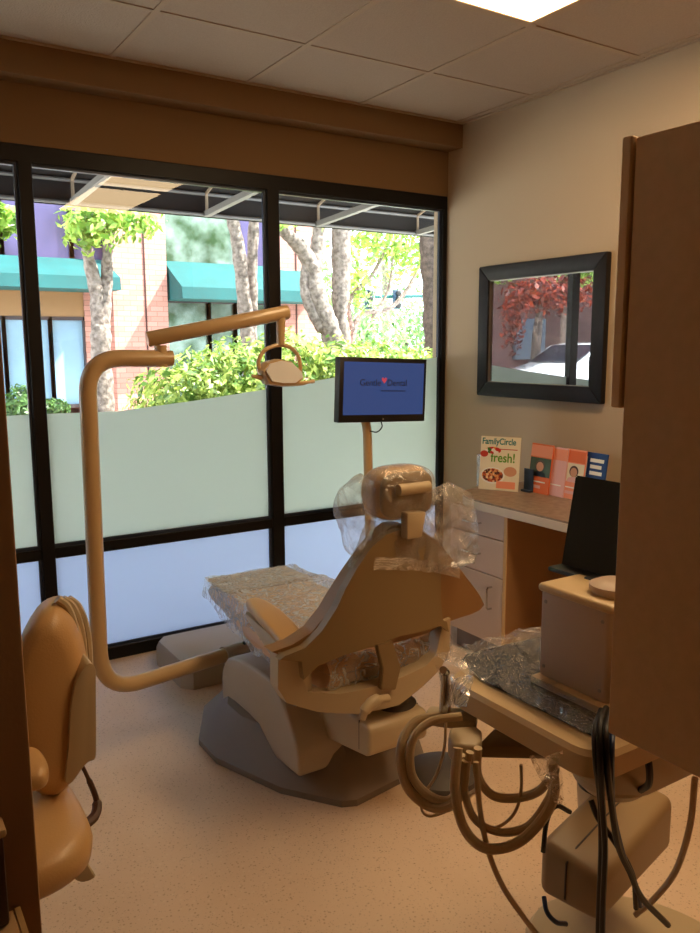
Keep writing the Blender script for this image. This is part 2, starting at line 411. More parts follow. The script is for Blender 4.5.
# ------------------------------------------------------------------ ROOM
XR, YW, ZC = 2.933, 3.574, 2.61
XL, YB = -1.25, -1.6
struct('floor', box(XL-.1, YB-.1, -.08, XR+.1, YW+.12, 0), M['floor'])
ceil = struct('ceiling', box(XL-.1, YB-.1, ZC, XR+.1, YW+.12, ZC+.12), M['ceil'])
g = bmesh.new()
for x in [1.054+.61*k for k in range(-4, 4)]: box(x-.012, YB, ZC-.004, x+.012, 3.456, ZC+.001, bm=g)
for y in [2.913-.61*k for k in range(0, 8)]: box(XL, y-.012, ZC-.0035, XR, y+.012, ZC+.001, bm=g)
box(XR-.02, YB, ZC-.006, XR, 3.456, ZC, bm=g); box(XL, 3.436, ZC-.006, XR, 3.456, ZC, bm=g)
gr = put('grid_bars', g, M['grid'], ceil)
struct('wall_right', box(XR, YB-.1, 0, XR+.12, YW+.12, ZC), M['wall'])
struct('wall_left', box(XL-.12, YB-.1, 0, XL, YW+.12, ZC), M['wall'])
struct('wall_back', box(XL, YB-.12, 0, XR, YB, ZC), M['wall'])
struct('wall_window', box(XL, YW, 2.253, XR, YW+.12, ZC), M['soffit'])
struct('trim_1', box(XL, 3.456, 2.487, XR+.001, YW, ZC-.001, .002), M['soffit'])
struct('wall_near', box(XL, .6, 0, .098, .72, ZC, .003), M['partition'])
struct('wall_near_right', box(.8, -.30, 0, XR, -.165, ZC), M['partition'])
struct('baseboard_right', box(XR-.008, YB, 0, XR, YW-.01, .1, .002), M['baseb'])

# window wall -------------------------------------------------
win = bpy.data.objects.new('window_1', None); C.objects.link(win); win.location = (1.4, YW, 0); win['kind'] = 'structure'
win['label'] = 'wide dark metal framed window wall looking onto the hedge'; win['category'] = 'window'; WPOS[win.name] = Vector((1.4, YW, 0))
GY = 3.604
fb = bmesh.new()
XE = XR-.03
mull = [(XL, XL+.06), (.687, .743), (1.815, 1.882), (XE, XR)]
for a, b in mull: box(a, YW, .06 if a > XL else 0, b, 3.62, 2.19, .003, 1, bm=fb)
box(XL, YW, 2.183, XR, 3.62, 2.253, .003, 1, bm=fb)
for a, b in ((XL+.06, .687), (.743, 1.815), (1.882, XE)):
    box(a, YW, .516, b, 3.62, .563, .003, 1, bm=fb)
box(XL, YW-.004, 0, XR, 3.62, .06, .003, 1, bm=fb)
part('frame', fb, M['alu'], win)
gk = bmesh.new()
bays = ((XL+.06, .687), (.743, 1.815), (1.882, XE))
for a, b in bays:
    box(a, GY-.012, .563, b, GY+.012, .578, bm=gk); box(a, GY-.012, 2.172, b, GY+.012, 2.183, bm=gk)
    box(b-.013, GY-.014, .563, b, GY+.004, 2.183, bm=gk); box(b-.013, GY-.014, .06, b, GY+.004, .516, bm=gk)
    box(a, GY-.012, .06, b, GY+.012, .068, bm=gk)
part('gasket', gk, M['alugrey'], win, 'grey gasket line around the panes')
ft = [(-1.2, 1.10), (-.4, 1.12), (.3, 1.14), (.62, 1.155), (1.06, 1.150), (1.45, 1.184), (1.8, 1.222), (2.2, 1.27), (2.55, 1.318), (2.9, 1.372)]
def ftop(x):
    for (a, za), (b, zb) in zip(ft, ft[1:]):
        if a <= x <= b: return za+(zb-za)*(x-a)/(b-a)
    return ft[-1][1]
for a, b in bays:
    part('pane', box(a, GY-.003, .563, b, GY+.003, 2.183), M['glass'], win, 'clear upper pane')
    part('lower_pane', box(a, GY-.003, .06, b, GY+.003, .516), M['frostlow'], win, 'frosted bluish lower pane')
    n = 14; pts = [(a+.001, .565)]+[(b-.001, .565)]+[(b-.001-(b-a-.002)*k/n, ftop((b-.001-(b-a-.002)*k/n)*1.01)) for k in range(n+1)]
    part('frosted_film', prism(pts, 'y', GY-.0045, GY-.0035), M['frost'], win, 'frosted film covering the lower half of the pane, its top edge rising to the right')

# ceiling lights ---------------------------------------------
def ceiling_light(x0, y0, x1, y1, label):
    t = thing('ceiling_light', label, 'ceiling light', ((x0+x1)/2, (y0+y1)/2, ZC-.02), 'recessed fluorescent ceiling panels')
    f = bmesh.new(); w = .03
    for q in ((x0, y0, x1, y0+w), (x0, y1-w, x1, y1), (x0, y0+w, x0+w, y1-w), (x1-w, y0+w, x1, y1-w)): box(q[0], q[1], ZC-.012, q[2], q[3], ZC-.001, .002, 1, bm=f)
    part('frame', f, M['grid'], t)
    part('diffuser', box(x0+w, y0+w, ZC-.008, x1-w, y1-w, ZC-.003), M['diffuser'], t, 'glowing warm diffuser')
ceiling_light(1.676, 1.095, 2.262, 2.291, 'lit ceiling panel at the top edge, its yellow corner showing over the room')
ceiling_light(1.676, -.125, 2.262, 1.071, 'lit ceiling panel nearer the doorway, seen mirrored in the left window pane')

# ------------------------------------------------------------------ near panels
cab = thing('wall_cabinet', 'tall brown cabinet side panel hanging close to the camera on the right', 'cabinet', (1.1, .2, .945))
part('body', box(.8, -.16, .945, 1.5, .637, 1.678, .002, 1), M['panel'], cab)
part('door', box(.797, .639, 1.365, 1.5, .654, 1.681, .002, 1), M['paneledge'], cab, 'lighter door edge at the far side of the panel')
part('bracket', prism([(.42, .944), (.60, .944), (.57, .915), (.50, .905)], 'x', .86, .9), M['brown'], cab, 'small dark bracket under the panel')
kb = thing('dark_box', 'dark brown box standing on the counter corner at the far left edge', 'box', (.03, .57, 1.0215))
part('housing', box(-.1, .58, 1.0215, .073, .598, 1.092, .003), M['brown'], kb)
part('lid', box(-.1, .578, 1.0922, .075, .598, 1.099, .002), M['panel'], kb)
ct = thing('side_counter', 'brown counter corner with a pale edge in the bottom left corner', 'counter', (-.2, .4, 0))
part('top', box(-.9, .1, .995, .0785, .598, 1.021, .001, 1), M['panel'], ct)
part('edge_strip', box(.0787, .1, .995, .083, .598, 1.0215), M['lamedge'], ct, 'pale edge strip')
part('body', box(-.88, .15, 0, .04, .598, .994), M['lamdark'], ct)

# ------------------------------------------------------------------ framed picture
pf = thing('framed_picture', 'black framed picture under shiny glass on the beige right wall', 'picture', (XR, 2.85, 1.17))
fy0, fy1, fz0, fz1 = 2.430, 3.268, 1.172, 1.846; w = .075
f = bmesh.new()
for pts in (((fy0, fz0), (fy1, fz0), (fy1-w, fz0+w), (fy0+w, fz0+w)), ((fy0, fz1), (fy1, fz1), (fy1-w, fz1-w), (fy0+w, fz1-w)),
            ((fy0, fz0), (fy0, fz1), (fy0+w, fz1-w), (fy0+w, fz0+w)), ((fy1, fz0), (fy1, fz1), (fy1-w, fz1-w), (fy1-w, fz0+w))):
    prism(pts, 'x', XR-.035, XR-.001, .006, 2, bm=f)
part('frame', f, M['frame'], pf)
s = bmesh.new()
for q in ((fy0+w-.004, fz0+w-.004, fy1-w+.004, fz0+w+.004), (fy0+w-.004, fz1-w-.004, fy1-w+.004, fz1-w+.004), (fy0+w-.004, fz0+w, fy0+w+.004, fz1-w), (fy1-w-.004, fz0+w, fy1-w+.004, fz1-w)):
    box(XR-.024, q[0], q[1], XR-.012, q[2], q[3], bm=s)
part('inner_edge', s, M['silver'], pf, 'thin silver inner edge')
part('print', box(XR-.014, fy0+w, fz0+w, XR-.008, fy1-w, fz1-w), M['printdark'], pf, 'dark print whose glass mirrors the street')

# ------------------------------------------------------------------ counter and base cabinet
CX = 2.375
def counter_outline(o=0.):
    a = [(XR, -.16), (CX-o, -.16), (CX-o, 2.62)]
    for k in range(1, 9):
        t = PI-PI/2*k/8; a.append((CX+.24+(.24+o)*math.cos(t), 2.66+(.25+o)*math.sin(t)))
    a.append((XR, 2.91+o)); return a
ctp = thing('countertop', 'grey stone-look desk top with a pale rounded edge along the right wall', 'countertop', (2.65, 2.2, .72))
part('top', prism(counter_outline(), 'z', .742, .75), M['counter'], ctp)
part('edge', prism(counter_outline(.002), 'z', .705, .742, .002, 1), M['counteredge'], ctp, 'pale cream edge')
bc = thing('base_cabinet', 'beige drawer cabinet with two drawers and a door under the counter', 'cabinet', (2.65, 2.7, 0))
by0, by1 = 2.50, 2.86
part('body', box(CX+.038, by0, .1, XR-.002, by1, .703), M['lamdark'], bc)
part('side_panel', box(CX+.022, by0-.018, .0, XR-.002, by0, .704, .001, 1), M['lamdark'], bc)
part('edge_strip', box(CX+.018, by0-.018, .1, CX+.022, by0, .704), M['lamedge'], bc, 'pale edge of the side panel')
part('toe_kick', box(CX+.06, by0, 0, XR-.01, by1-.01, .1), M['baseb'], bc)
def handle(c, axis, L):
    c = Vector(c); d = Vector((0, 1, 0)) if axis == 'y' else Vector((0, 0, 1)); n = Vector((-1, 0, 0))
    return tube([c-d*L/2, c-d*L/2+n*.022, c-d*(L/2-.008)+n*.028, c+d*(L/2-.008)+n*.028, c+d*L/2+n*.022, c+d*L/2], .0045, seg=8)
for nm, z0, z1 in (('drawer', .59, .700), ('drawer', .42, .586), ('door', .104, .416)):
    d = part(nm, box(CX+.018, by0+.002, z0, CX+.038, by1, z1, .002, 1), M['lamin'], bc)
    if nm == 'drawer': part('handle', handle((CX+.018, (by0+by1)/2+.02, (z0+z1)/2), 'y', .1), M['chrome'], d)
    else: part('handle', handle((CX+.018, by0+.07, z1-.10), 'z', .1), M['chrome'], d)

# ------------------------------------------------------------------ leaflets
def photo(name, sc, cols, seed):
    """blotchy printed picture"""
    m = bpy.data.materials.new(name); nt, N, L = nodes(m); b = N['Principled BSDF']; tc = N.new('ShaderNodeTexCoord')
    v = N.new('ShaderNodeTexVoronoi'); v.inputs['Scale'].default_value = sc; mp = N.new('ShaderNodeMapping'); mp.inputs['Location'].default_value = (seed, seed*.7, seed*.3)
    L.new(tc.outputs['Object'], mp.inputs[0]); L.new(mp.outputs[0], v.inputs['Vector'])
    sp = N.new('ShaderNodeSeparateColor'); L.new(v.outputs['Color'], sp.inputs[0])
    r = N.new('ShaderNodeValToRGB'); r.color_ramp.interpolation = 'CONSTANT'; e = r.color_ramp.elements
    e[0].color = (*lin(cols[0]), 1); e[0].position = 0; e[1].color = (*lin(cols[1]), 1); e[1].position = 1/len(cols)
    for k in range(2, len(cols)): q = e.new(k/len(cols)); q.color = (*lin(cols[k]), 1)
    L.new(sp.outputs[0], r.inputs[0]); L.new(r.outputs[0], b.inputs['Base Color']); b.inputs['Roughness'].default_value = .35; return m
M['food'] = photo('printed_pasta', 90, [(150, 50, 24), (220, 150, 90), (90, 40, 22), (236, 200, 150), (190, 90, 40)], 1)
M['fruit'] = photo('printed_fruit', 60, [(200, 40, 30), (236, 150, 40), (240, 230, 220), (60, 120, 40)], 3)
M['cream'] = mat('cream_paper', (232, 222, 196), .35)
M['orange'] = mat('orange_print', (222, 106, 50), .35)
M['peach'] = mat('peach_print', (236, 150, 116), .35)
M['pink'] = mat('pink_print', (228, 176, 172), .35)
M['skin'] = mat('printed_skin', (206, 150, 116), .4)
M['bluep'] = mat('blue_print', (20, 62, 124), .35)
M['tealink'] = mat('teal_ink', (20, 120, 120), .4)
M['greenink'] = mat('green_ink', (96, 150, 20), .4)
M['ink'] = mat('dark_ink', (16, 18, 26), .4)
M['hairp'] = mat('printed_hair', (70, 44, 30), .5)
ZT = .7502
def flat(w, h, th=.001, x0=None, z0=0): return None
def local_frame(px0, py0, px1, py1, x=None):
    """base line of an upright card on the counter from its lower left and lower right corner in view"""
    a = U('z', ZT, px0, py0); b = U('z', ZT, px1, py1); return a, b
def card_root(name, label, cat, a, b, lean, group):
    d = (b-a); d.z = 0; L = d.length; d.normalize(); n = Vector((d.y, -d.x, 0)).normalized()
    if n.x > 0 and False: n = -n
    # card local: X along base (left->right in view), Z up, -Y faces the viewer
    yv = d.cross(Vector((0, 0, 1))) * -1
    R = Matrix((d, yv, Vector((0, 0, 1)))).transposed()
    R = R @ Matrix.Rotation(-lean, 3, 'X')
    o = bpy.data.objects.new(name, None); C.objects.link(o); o.matrix_basis = Matrix.Translation(a) @ R.to_4x4()
    o['label'] = label; o['category'] = cat
    if group: o['group'] = group
    return o, L
def cpart(name, bm, m, parent, label=None):
    bmesh.ops.recalc_face_normals(bm, faces=bm.faces); sharpen(bm)
    me = bpy.data.meshes.new(name); bm.to_mesh(me); bm.free(); me.materials.append(m)
    o = bpy.data.objects.new(name, me); C.objects.link(o); o.parent = parent
    if label: o['label'] = label
    return o
def disc(cx, cz, rx, rz, y0, y1, n=24): return prism([(cx+rx*math.cos(2*PI*k/n), cz+rz*math.sin(2*PI*k/n)) for k in range(n)], 'y', y0, y1)
RX90 = Matrix.Rotation(PI/2, 4, 'X')
# magazine
a, b = local_frame(478.5, 488.6, 518, 492)
o, L = card_root('magazine', 'cooking magazine with a bowl of pasta on its cover, leftmost on the counter', 'magazine', a, b, .12, 'printed matter on the counter')
h = .257
cpart('cover', box(0, -.003, 0, L, .003, h, .0008, 1), M['cream'], o)
cpart('bowl_picture', disc(L*.34, h*.27, L*.31, h*.155, -.0042, -.003), M['white'], o, 'white bowl printed on the cover')
cpart('pasta_picture', disc(L*.34, h*.275, L*.27, h*.13, -.005, -.004), M['food'], o, 'red pasta printed in the bowl')
cpart('fruit_picture', disc(L*.32, h*.74, L*.2, h*.065, -.0042, -.003), M['fruit'], o, 'red and orange fruit printed under the title')
cpart('corner_picture', disc(L*.1, h*.67, L*.1, h*.06, -.0046, -.003), M['red'], o)
cpart('bread_picture', disc(L*.78, h*.36, L*.16, h*.09, -.0042, -.003), M['skin'], o)
cpart('box_panel', box(L*.45, -.0052, h*.04, L*.92, -.003, h*.17), M['peach'], o)
text('title_text', 'FamilyCircle', .042, M['tealink'], o, Matrix.Translation((.006, -.0035, h*.855)) @ RX90 @ Matrix.Scale(.80, 4, (1, 0, 0)), bold=.0008)
text('headline_text', 'fresh!', .062, M['greenink'], o, Matrix.Translation((L*.27, -.0035, h*.53)) @ RX90 @ Matrix.Scale(.86, 4, (1, 0, 0)), bold=.001)
cpart('caption_line', box(L*.5, -.0036, h*.76, L*.93, -.003, h*.775), M['red'], o, 'small red line of print')
# leaflets
def leaflet(label, px0, py0, px1, py1, h, body, top, face, lean=.12, third=None):
    a, b = local_frame(px0, py0, px1, py1)
    o, L = card_root('brochure', label, 'brochure', a, b, lean, 'printed matter on the counter')
    cpart('cover', box(0, -.002, 0, L, .004, h, .0006, 1), body, o)
    cpart('title_band', box(.001, -.0028, h*.74, L-.001, -.002, h*.97), top, o)
    if face:
        cpart('photo_panel', box(.003, -.0028, h*.34, L-.003, -.002, h*.72), M['greenreflect'] if face == 1 else M['cream'], o)
        cpart('printed_hair', disc(L*.5, h*.56, L*.22, h*.115, -.0034, -.0028), M['hairp'], o)
        cpart('printed_face', disc(L*.5, h*.54, L*.165, h*.095, -.004, -.0032), M['skin'], o)
        cpart('printed_shoulders', prism([(L*.18, h*.34), (L*.82, h*.34), (L*.74, h*.42), (L*.56, h*.45), (L*.44, h*.45), (L*.26, h*.42)], 'y', -.0036, -.0028), M['ink'] if face == 1 else M['pink'], o)
    cpart('text_line', box(L*.1, -.0028, h*.22, L*.8, -.002, h*.245), M['white'], o)
    cpart('text_block', box(L*.1, -.0028, h*.1, L*.6, -.002, h*.16), M['pink'], o)
    return o, L
leaflet('orange leaflet with a portrait in a dark top, first beside the magazine', 527, 490.8, 548, 495.5, .232, M['orange'], M['peach'], 1)
leaflet('pink leaflet with pale figures, between the two orange ones', 546, 494.2, 563, 498, .225, M['pink'], M['peach'], 0)
leaflet('orange and pink leaflet with a smiling face, second from the right', 561, 497, 581, 501.5, .225, M['peach'], M['orange'], 2)
o, L = leaflet('blue leaflet with white lettering standing rightmost behind the black screen', 578, 499.5, 602, 505, .22, M['bluep'], M['bluep'], 0)
for k, (x0_, x1_) in enumerate(((.32, .88), (.34, .8), (.34, .84))): cpart('heading_line', box(L*x0_, -.0034, .178-.028*k, L*x1_, -.002, .194-.028*k), M['white'], o)
cpart('toothbrush_print', box(L*.1, -.0034, .04, L*.2, -.002, .2, .0005, 1), M['white'], o)
ah = single('acrylic_holder', box(2.615, 2.905, ZT, 2.62, 2.935, ZT+.16), M['film'], 'clear acrylic holder edge standing left of the magazine', 'holder', (2.62, 2.92, ZT))
ra = U('z', ZT, 525, 491); box2 = bmesh.new(); box(ra.x, ra.y-.05, ZT, ra.x+.004, ra.y+.01, ZT+.11, .001, 1, bm=box2); box(ra.x-.02, ra.y-.05, ZT, ra.x, ra.y+.01, ZT+.01, .001, 1, bm=box2)
single('leaflet_rack', box2, M['alugrey'], 'small grey leaflet rack between magazine and orange leaflet', 'rack', (2.69, 2.65, ZT))

# ------------------------------------------------------------------ PATIENT CHAIR
CXC = 1.37
ch = thing('dental_chair', 'beige dental treatment chair seen from behind, wrapped in clear plastic', 'dental chair', (CXC, 2.3, 0))
# grey base plate
bo = [(1.0, 2.44), (1.0, 2.60), (1.12, 2.84), (1.28, 2.93), (1.50, 2.93), (1.66, 2.78), (1.74, 2.5), (1.72, 2.25), (1.62, 2.06), (1.52, 1.995), (1.27, 1.955), (1.225, 1.975), (1.10, 2.15)]
def ringz(pts, k, z, c=(1.37, 2.42)): return [(c[0]+(p[0]-c[0])*k, c[1]+(p[1]-c[1])*k, z) for p in pts]
part('base_plate', loft([ringz(bo, 1, .0), ringz(bo, 1, .022), ringz(bo, .97, .036), ringz(bo, .83, .10), ringz(bo, .74, .152), ringz(bo, .66, .158)]), M['basegrey'], ch, 'grey base plate', ang=25)
# front pump cover (side profile in y,z)
prof = [(2.66, .06), (2.67, .20), (2.64, .27), (2.58, .315), (2.46, .335), (2.30, .345), (2.22, .325), (2.14, .26), (2.08, .17), (2.07, .085)]
prof = [(v.x, v.y) for v in cr([(p[0], p[1], 0) for p in prof], 3)]
part('pump_cover', prism(prof, 'x', 1.125, 1.60, .018, 3), M['equipgrey'], ch)
# lift arm cover
lp = [(1.845, .235), (1.86, .215), (2.5, .10), (2.5, .33), (2.3, .345), (1.86, .318), (1.845, .30)]
part('lift_cover', prism(lp, 'x', 1.243, 1.465, .016, 3), M['equip'], ch)
part('cover_seam', box(1.2425, 1.90, .225, 1.4655, 1.903, .317), M['basedark'], ch)
t = lathe([(.075, .0), (.078, .02), (.06, .03), (.06, .06)], (1.40, 1.95, .300)); part('swivel_collar', t, M['basedark'], ch)
lathe
t = tube([U('y', 1.79, 388, 698), U('y', 1.785, 375, 701), U('y', 1.78, 366, 709), U('y', 1.78, 362, 719)], [.012, .018, .016, .011], seg=12, smooth=5)
part('recline_lever', t, M['equip'], ch)
# lower frame: under seat support
part('seat_frame', prism([(1.93, .36), (2.0, .335), (2.35, .34), (2.6, .40), (2.6, .43), (1.93, .43)], 'x', 1.22, 1.54, .01, 2), M['equip'], ch)
# seat cushion and leg rest : loft along y
def section(y, hw, z0, z1, r, crown=0.):
    o = []
    for px, pz in rrect(hw, (z1-z0)/2, min(r, (z1-z0)/2*.98), 5):
        z = (z0+z1)/2+pz
        if pz > 0: z += crown*(1-(px/hw)**2) - crown*.5
        o.append((CXC-.005+px, y, z))
    return o
secs = []
for y, hw, z0, z1 in ((1.925, .16, .45, .49), (1.94, .20, .425, .515), (1.98, .235, .41, .53), (2.10, .25, .405, .52), (2.25, .25, .40, .495), (2.40, .24, .395, .49), (2.55, .225, .40, .50), (2.70, .21, .42, .505), (2.84, .20, .435, .50), (2.91, .185, .44, .495), (2.93, .15, .452, .485)):
    secs.append(section(y, hw, z0, z1, .045, .012))
part('seat_cushion', loft(secs), M['vinylseat'], ch, ang=50)
tb = [(1.17, 2.72), (1.56, 2.72), (1.545, 2.94), (1.19, 2.94)]
part('foot_pad', prism(tb, 'z', .498, .512, .004, 1), M['lamin'], ch, 'clear-covered pad at the foot end')
# backrest -----------------------------------------------------
surf = lambda x, z: 1.835+.75*(x-CXC)**2+.10*max(0, (.9-z))*0
def OL(L, s): return [onsurf(p[0], p[1], s) for p in L]
cush = [(402, 524), (418, 528), (436, 540), (450, 556), (466, 577), (480, 596), (484.5, 605), (480, 610), (462, 617), (443, 623), (430, 632), (340, 652), (302, 652), (285, 657), (272, 652), (292, 645), (312, 632), (328, 612), (338, 595), (350, 576), (366, 553), (383, 533), (392, 526)]
sc = lambda x, z: 1.865+.75*(x-CXC)**2
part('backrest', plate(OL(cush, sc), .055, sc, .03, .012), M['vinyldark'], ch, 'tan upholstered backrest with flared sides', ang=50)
shl = [(400, 530), (415, 531), (428, 536), (437, 546), (441, 565), (441, 600), (443, 620), (447, 622), (449, 632), (441, 626), (400, 636), (345, 655), (318, 666), (304, 680), (302, 662), (280, 660), (285, 656), (305, 648), (322, 631), (337, 608), (346, 588), (358, 567), (372, 547), (386, 535)]
part('back_shell', plate(OL(shl, surf), .03, surf, .03, .006), M['shell'], ch, 'smooth brown-beige plastic shell on the back', ang=50)
s2 = lambda x, z: 1.845+.9*(x-CXC)**2
crd = [(278, 652), (278, 689), (287, 703), (317, 712), (358, 714), (399, 705), (440.6, 669), (449.7, 650), (450.6, 618), (443, 622), (436, 655), (427, 665), (381, 685), (340, 694), (308, 692), (304, 680), (301, 652)]
part('back_cradle', plate(OL(crd, s2), .05, s2, .03, .008), M['equip'], ch, ang=50)
s3 = lambda x, z: 1.828+.75*(x-CXC)**2
stp = [(377, 645), (393, 641), (401, 668), (396, 690), (381, 690), (383, 668)]
part('back_strap', plate(OL(stp, s3), .02, s3, .05, .004), M['shell'], ch)
# headrest
def hr(p):
    p = p.copy(); p.y -= .25*(p.x**2)*-1; p.x *= 1-.12*max(0, -p.z); return p
hb = superell((1.372, 1.885, 1.01), (.110, .050, .080), .62, fn=hr)
part('headrest', hb, M['vinyl'], ch, ang=60)
part('headrest_shell', superell((1.372, 1.842, 1.01), (.092, .014, .066), .5), M['shell'], ch)
hs = bmesh.new(); prism([(1.345, .885), (1.40, .885), (1.415, .96), (1.345, .965)], 'y', 1.80, 1.835, .006, 2, bm=hs)
tube([(1.32, 1.812, 1.032), (1.43, 1.812, 1.032)], .017, bm=hs, seg=14)
part('headrest_bracket', hs, M['equip'], ch)
# arms
def arm(sx, nm='armrest'):
    x0 = CXC+sx*.292
    A = [(x0+sx*.004, 1.965, .552), (x0, 2.06, .582), (x0-sx*.004, 2.16, .598), (x0-sx*.012, 2.26, .602), (x0-sx*.016, 2.315, .60)]
    W = [.040, .046, .044, .036, .024]
    P = cr(A, 4); rings = []
    for i, p in enumerate(P):
        t = i/(len(P)-1)*(len(W)-1); k = min(int(t), len(W)-2); w = W[k]+(W[k+1]-W[k])*(t-k)
        rings.append([(p.x+q[0], p.y, p.z+q[1]) for q in rrect(w, .017, .014, 4)])
    a = part(nm, loft(rings), M['vinyl'], ch, ang=50)
    sp = bmesh.new()
    prism([(1.93, .54), (1.98, .535), (2.15, .562), (2.30, .580), (2.31, .566), (2.2, .525), (2.05, .46), (1.96, .40), (1.93, .42)], 'x', x0-.022, x0+.022, .008, 2, bm=sp)
    part('arm_support', sp, M['equip'], ch)
arm(-1)
# ------------------------------------------------------------------ plastic wraps on the chair
def wr(p, s=.012, f=9):
    return noise.noise_vector(Vector(p)*f)*s + noise.noise_vector(Vector(p)*f*3.1)*s*.45
def coverfn(u, v):
    y = 1.99+(2.925-1.99)*u
    hw = .252-.055*u; zt = .535-.012*u
    if u > .75: zt = .518
    s = (v-.5)*2; drop = .20-.12*u; hem = .5+.5*noise.noise(Vector((u*5, v, 0)))
    a = abs(s)
    if a < .7: x = hw*a/.7; z = zt
    else: x = hw+.012*(a-.7)/.3; z = zt-(drop*(.6+.6*hem))*(a-.7)/.3
    p = Vector((CXC+math.copysign(x, s), y, z)); w = wr(p, .010, 11)
    if a < .7: w.z = abs(w.z)
    else: w.x = math.copysign(abs(w.x), s)
    return p+w
cb = sheet(70, 60, coverfn)
single('seat_cover', cb, M['film'], 'crinkled clear plastic sheet draped over the seat and leg rest', 'plastic cover', (CXC, 2.3, .53), ang=180)
def rearfn(u, v):
    th = (v-.5)*PI*.9; x = CXC-.235+.47*u
    r = .052+.004*math.sin(u*40)
    p = Vector((x, 1.938-r*math.cos(th)*.75, .47+r*math.sin(th))); return p+wr(p, .008, 16)
single('seat_rear_cover', sheet(50, 20, rearfn), M['film'], 'clear plastic gathered round the rear edge of the seat under the backrest', 'plastic cover', (CXC, 1.93, .47), ang=180)
bg = bmesh.new()
superell((1.372, 1.878, 1.01), (.114, .068, .084), .66, 48, 24, bm=bg)
def lump(c, s, amp, bm, e=.85):
    t = superell(c, s, e, 40, 22)
    for v in t.verts: v.co += wr(v.co, amp, 10)
    merge(bm, t)
lump((1.535, 1.86, .885), (.115, .05, .135), .032, bg)
lump((1.235, 1.90, .95), (.05, .05, .115), .022, bg)
def bandfn(u, v):
    px = 374+86*u; py = 564+10*u-4*math.sin(u*PI)+(v-.5)*(14-5*u)
    s = lambda x, z: 1.815+.75*(x-CXC)**2
    x, z = onsurf(px, py, s); p = Vector((x, s(x, z), z)); return p+wr(p, .004, 20)
sheet(30, 5, bandfn, bm=bg)
def neckfn(u, v):
    a = u*2*PI; z = .93-.13*v; r = .09+.06*v
    p = Vector((1.375+r*1.15*math.cos(a), 1.89+.055*math.sin(a), z)); return p+wr(p, .012, 12)
sheet(40, 8, neckfn, bm=bg)
single('headrest_bag', bg, M['film2'], 'thin clear plastic bag pulled over the headrest, puffing out to the right', 'plastic bag', (1.375, 1.88, .9), ang=180)

# ------------------------------------------------------------------ utility box
ub = thing('utility_box', 'low grey-beige floor box at the foot of the chair by the window', 'utility box', (1.33, 3.12, 0))
o2 = [(1.12, 3.10), (1.16, 3.05), (1.52, 3.05), (1.57, 3.10), (1.57, 3.40), (1.52, 3.45), (1.16, 3.45), (1.12, 3.40)]
part('housing', loft([ringz(o2, 1, 0, (1.34, 3.24)), ringz(o2, 1, .085, (1.34, 3.24)), ringz(o2, .95, .112, (1.34, 3.24)), ringz(o2, .84, .122, (1.34, 3.24))]), M['equipgrey'], ub, ang=30)
part('cable_port', box(1.30, 3.035, .0, 1.37, 3.055, .07, .004), M['basedark'], ub)
single('foot_hose', tube([(1.335, 3.04, .03), (1.31, 2.98, .06), (1.25, 2.86, .14), (1.28, 2.80, .26), (1.30, 2.74, .335)], .008, smooth=6, seg=8), M['blackrub'], 'short black tube between the floor box and the foot of the chair', 'tube', (1.25, 2.9, .1))

# ------------------------------------------------------------------ light post
YP = 2.66
lt = thing('dental_light', 'beige tubular post with a swing arm carrying an oval dental lamp', 'dental light', (1.2, 2.72, .25))
def bend(P, r, n=7):
    """polyline with rounded corners"""
    out = [Vector(P[0])]
    for i in range(1, len(P)-1):
        p = Vector(P[i]); a = (Vector(P[i-1])-p); b = (Vector(P[i+1])-p); rr = min(r, a.length*.45, b.length*.45)
        a = p+a.normalized()*rr; b = p+b.normalized()*rr
        for k in range(n+1):
            t = k/n; out.append(a*(1-t)**2+p*2*t*(1-t)+b*t*t)
    out.append(Vector(P[-1])); return out
A0 = U('y', 2.80, 238, 651); B0 = U('y', YP, 101, 694); C0 = U('y', YP, 86.5, 358); D0 = U('y', YP, 164, 358.5)
part('post', tube(bend([A0, B0, C0, D0], .16, 10), .0285, seg=20), M['pole'], lt)
A1 = U('y', 2.86, 252, 647)
part('mount_sleeve', tube([A1+(A1-A0)*.6, A0, A0+(B0-A0)*.12], .034, seg=20), M['equipgrey'], lt, 'grey sleeve at the foot of the post')
j = tube([D0+Vector((-.01, 0, -.028)), D0+Vector((-.01, 0, .045))], .022, seg=16)
tube([D0+Vector((.0, 0, 0)), D0+Vector((.028, 0, 0))], .027, bm=j, seg=16)
part('pivot', j, M['pole'], lt)
E0 = U('y', YP, 147, 339.5); E1 = U('y', YP-.06, 288, 312)
part('swing_arm', tube([E0, E0+(E1-E0)*.01, E1-(E1-E0)*.01, E1], [.0225, .026, .026, .0235], seg=18), M['pole'], lt)
Ye = YP-.06
def LP(px, py): return U('y', Ye, px, py)
st = bmesh.new(); tube([LP(281, 316), LP(280.5, 345)], [.018, .015], bm=st, seg=12)
hoop = [LP(260, 372), LP(258.5, 362), LP(263, 352), LP(271, 347), LP(281, 345), LP(291, 348), LP(298, 356), LP(300.5, 368), LP(299, 378)]
part('stem', st, M['pole'], lt)
part('yoke', tube(hoop, .0075, smooth=5, seg=10), M['pole'], lt)
hc = LP(280, 373.5); hd = part('lamp_head', (lambda t: (bmesh.ops.rotate(t, verts=t.verts, cent=hc, matrix=Matrix.Rotation(math.radians(8), 3, 'Y')), t)[1])(
    loft([[(hc.x+s*q[0], hc.y+yy, hc.z+zc+s*q[1]) for q in [(-.088, .002), (-.070, .032), (-.02, .050), (.03, .048), (.078, .015), (.088, -.008), (.055, -.040), (.0, -.048), (-.055, -.046)]] for s, yy, zc in ((.93, -.03, 0), (1., -.02, 0), (1.0, .02, 0), (.8, .055, 0), (.4, .07, 0))])), M['pole'], lt, ang=30)
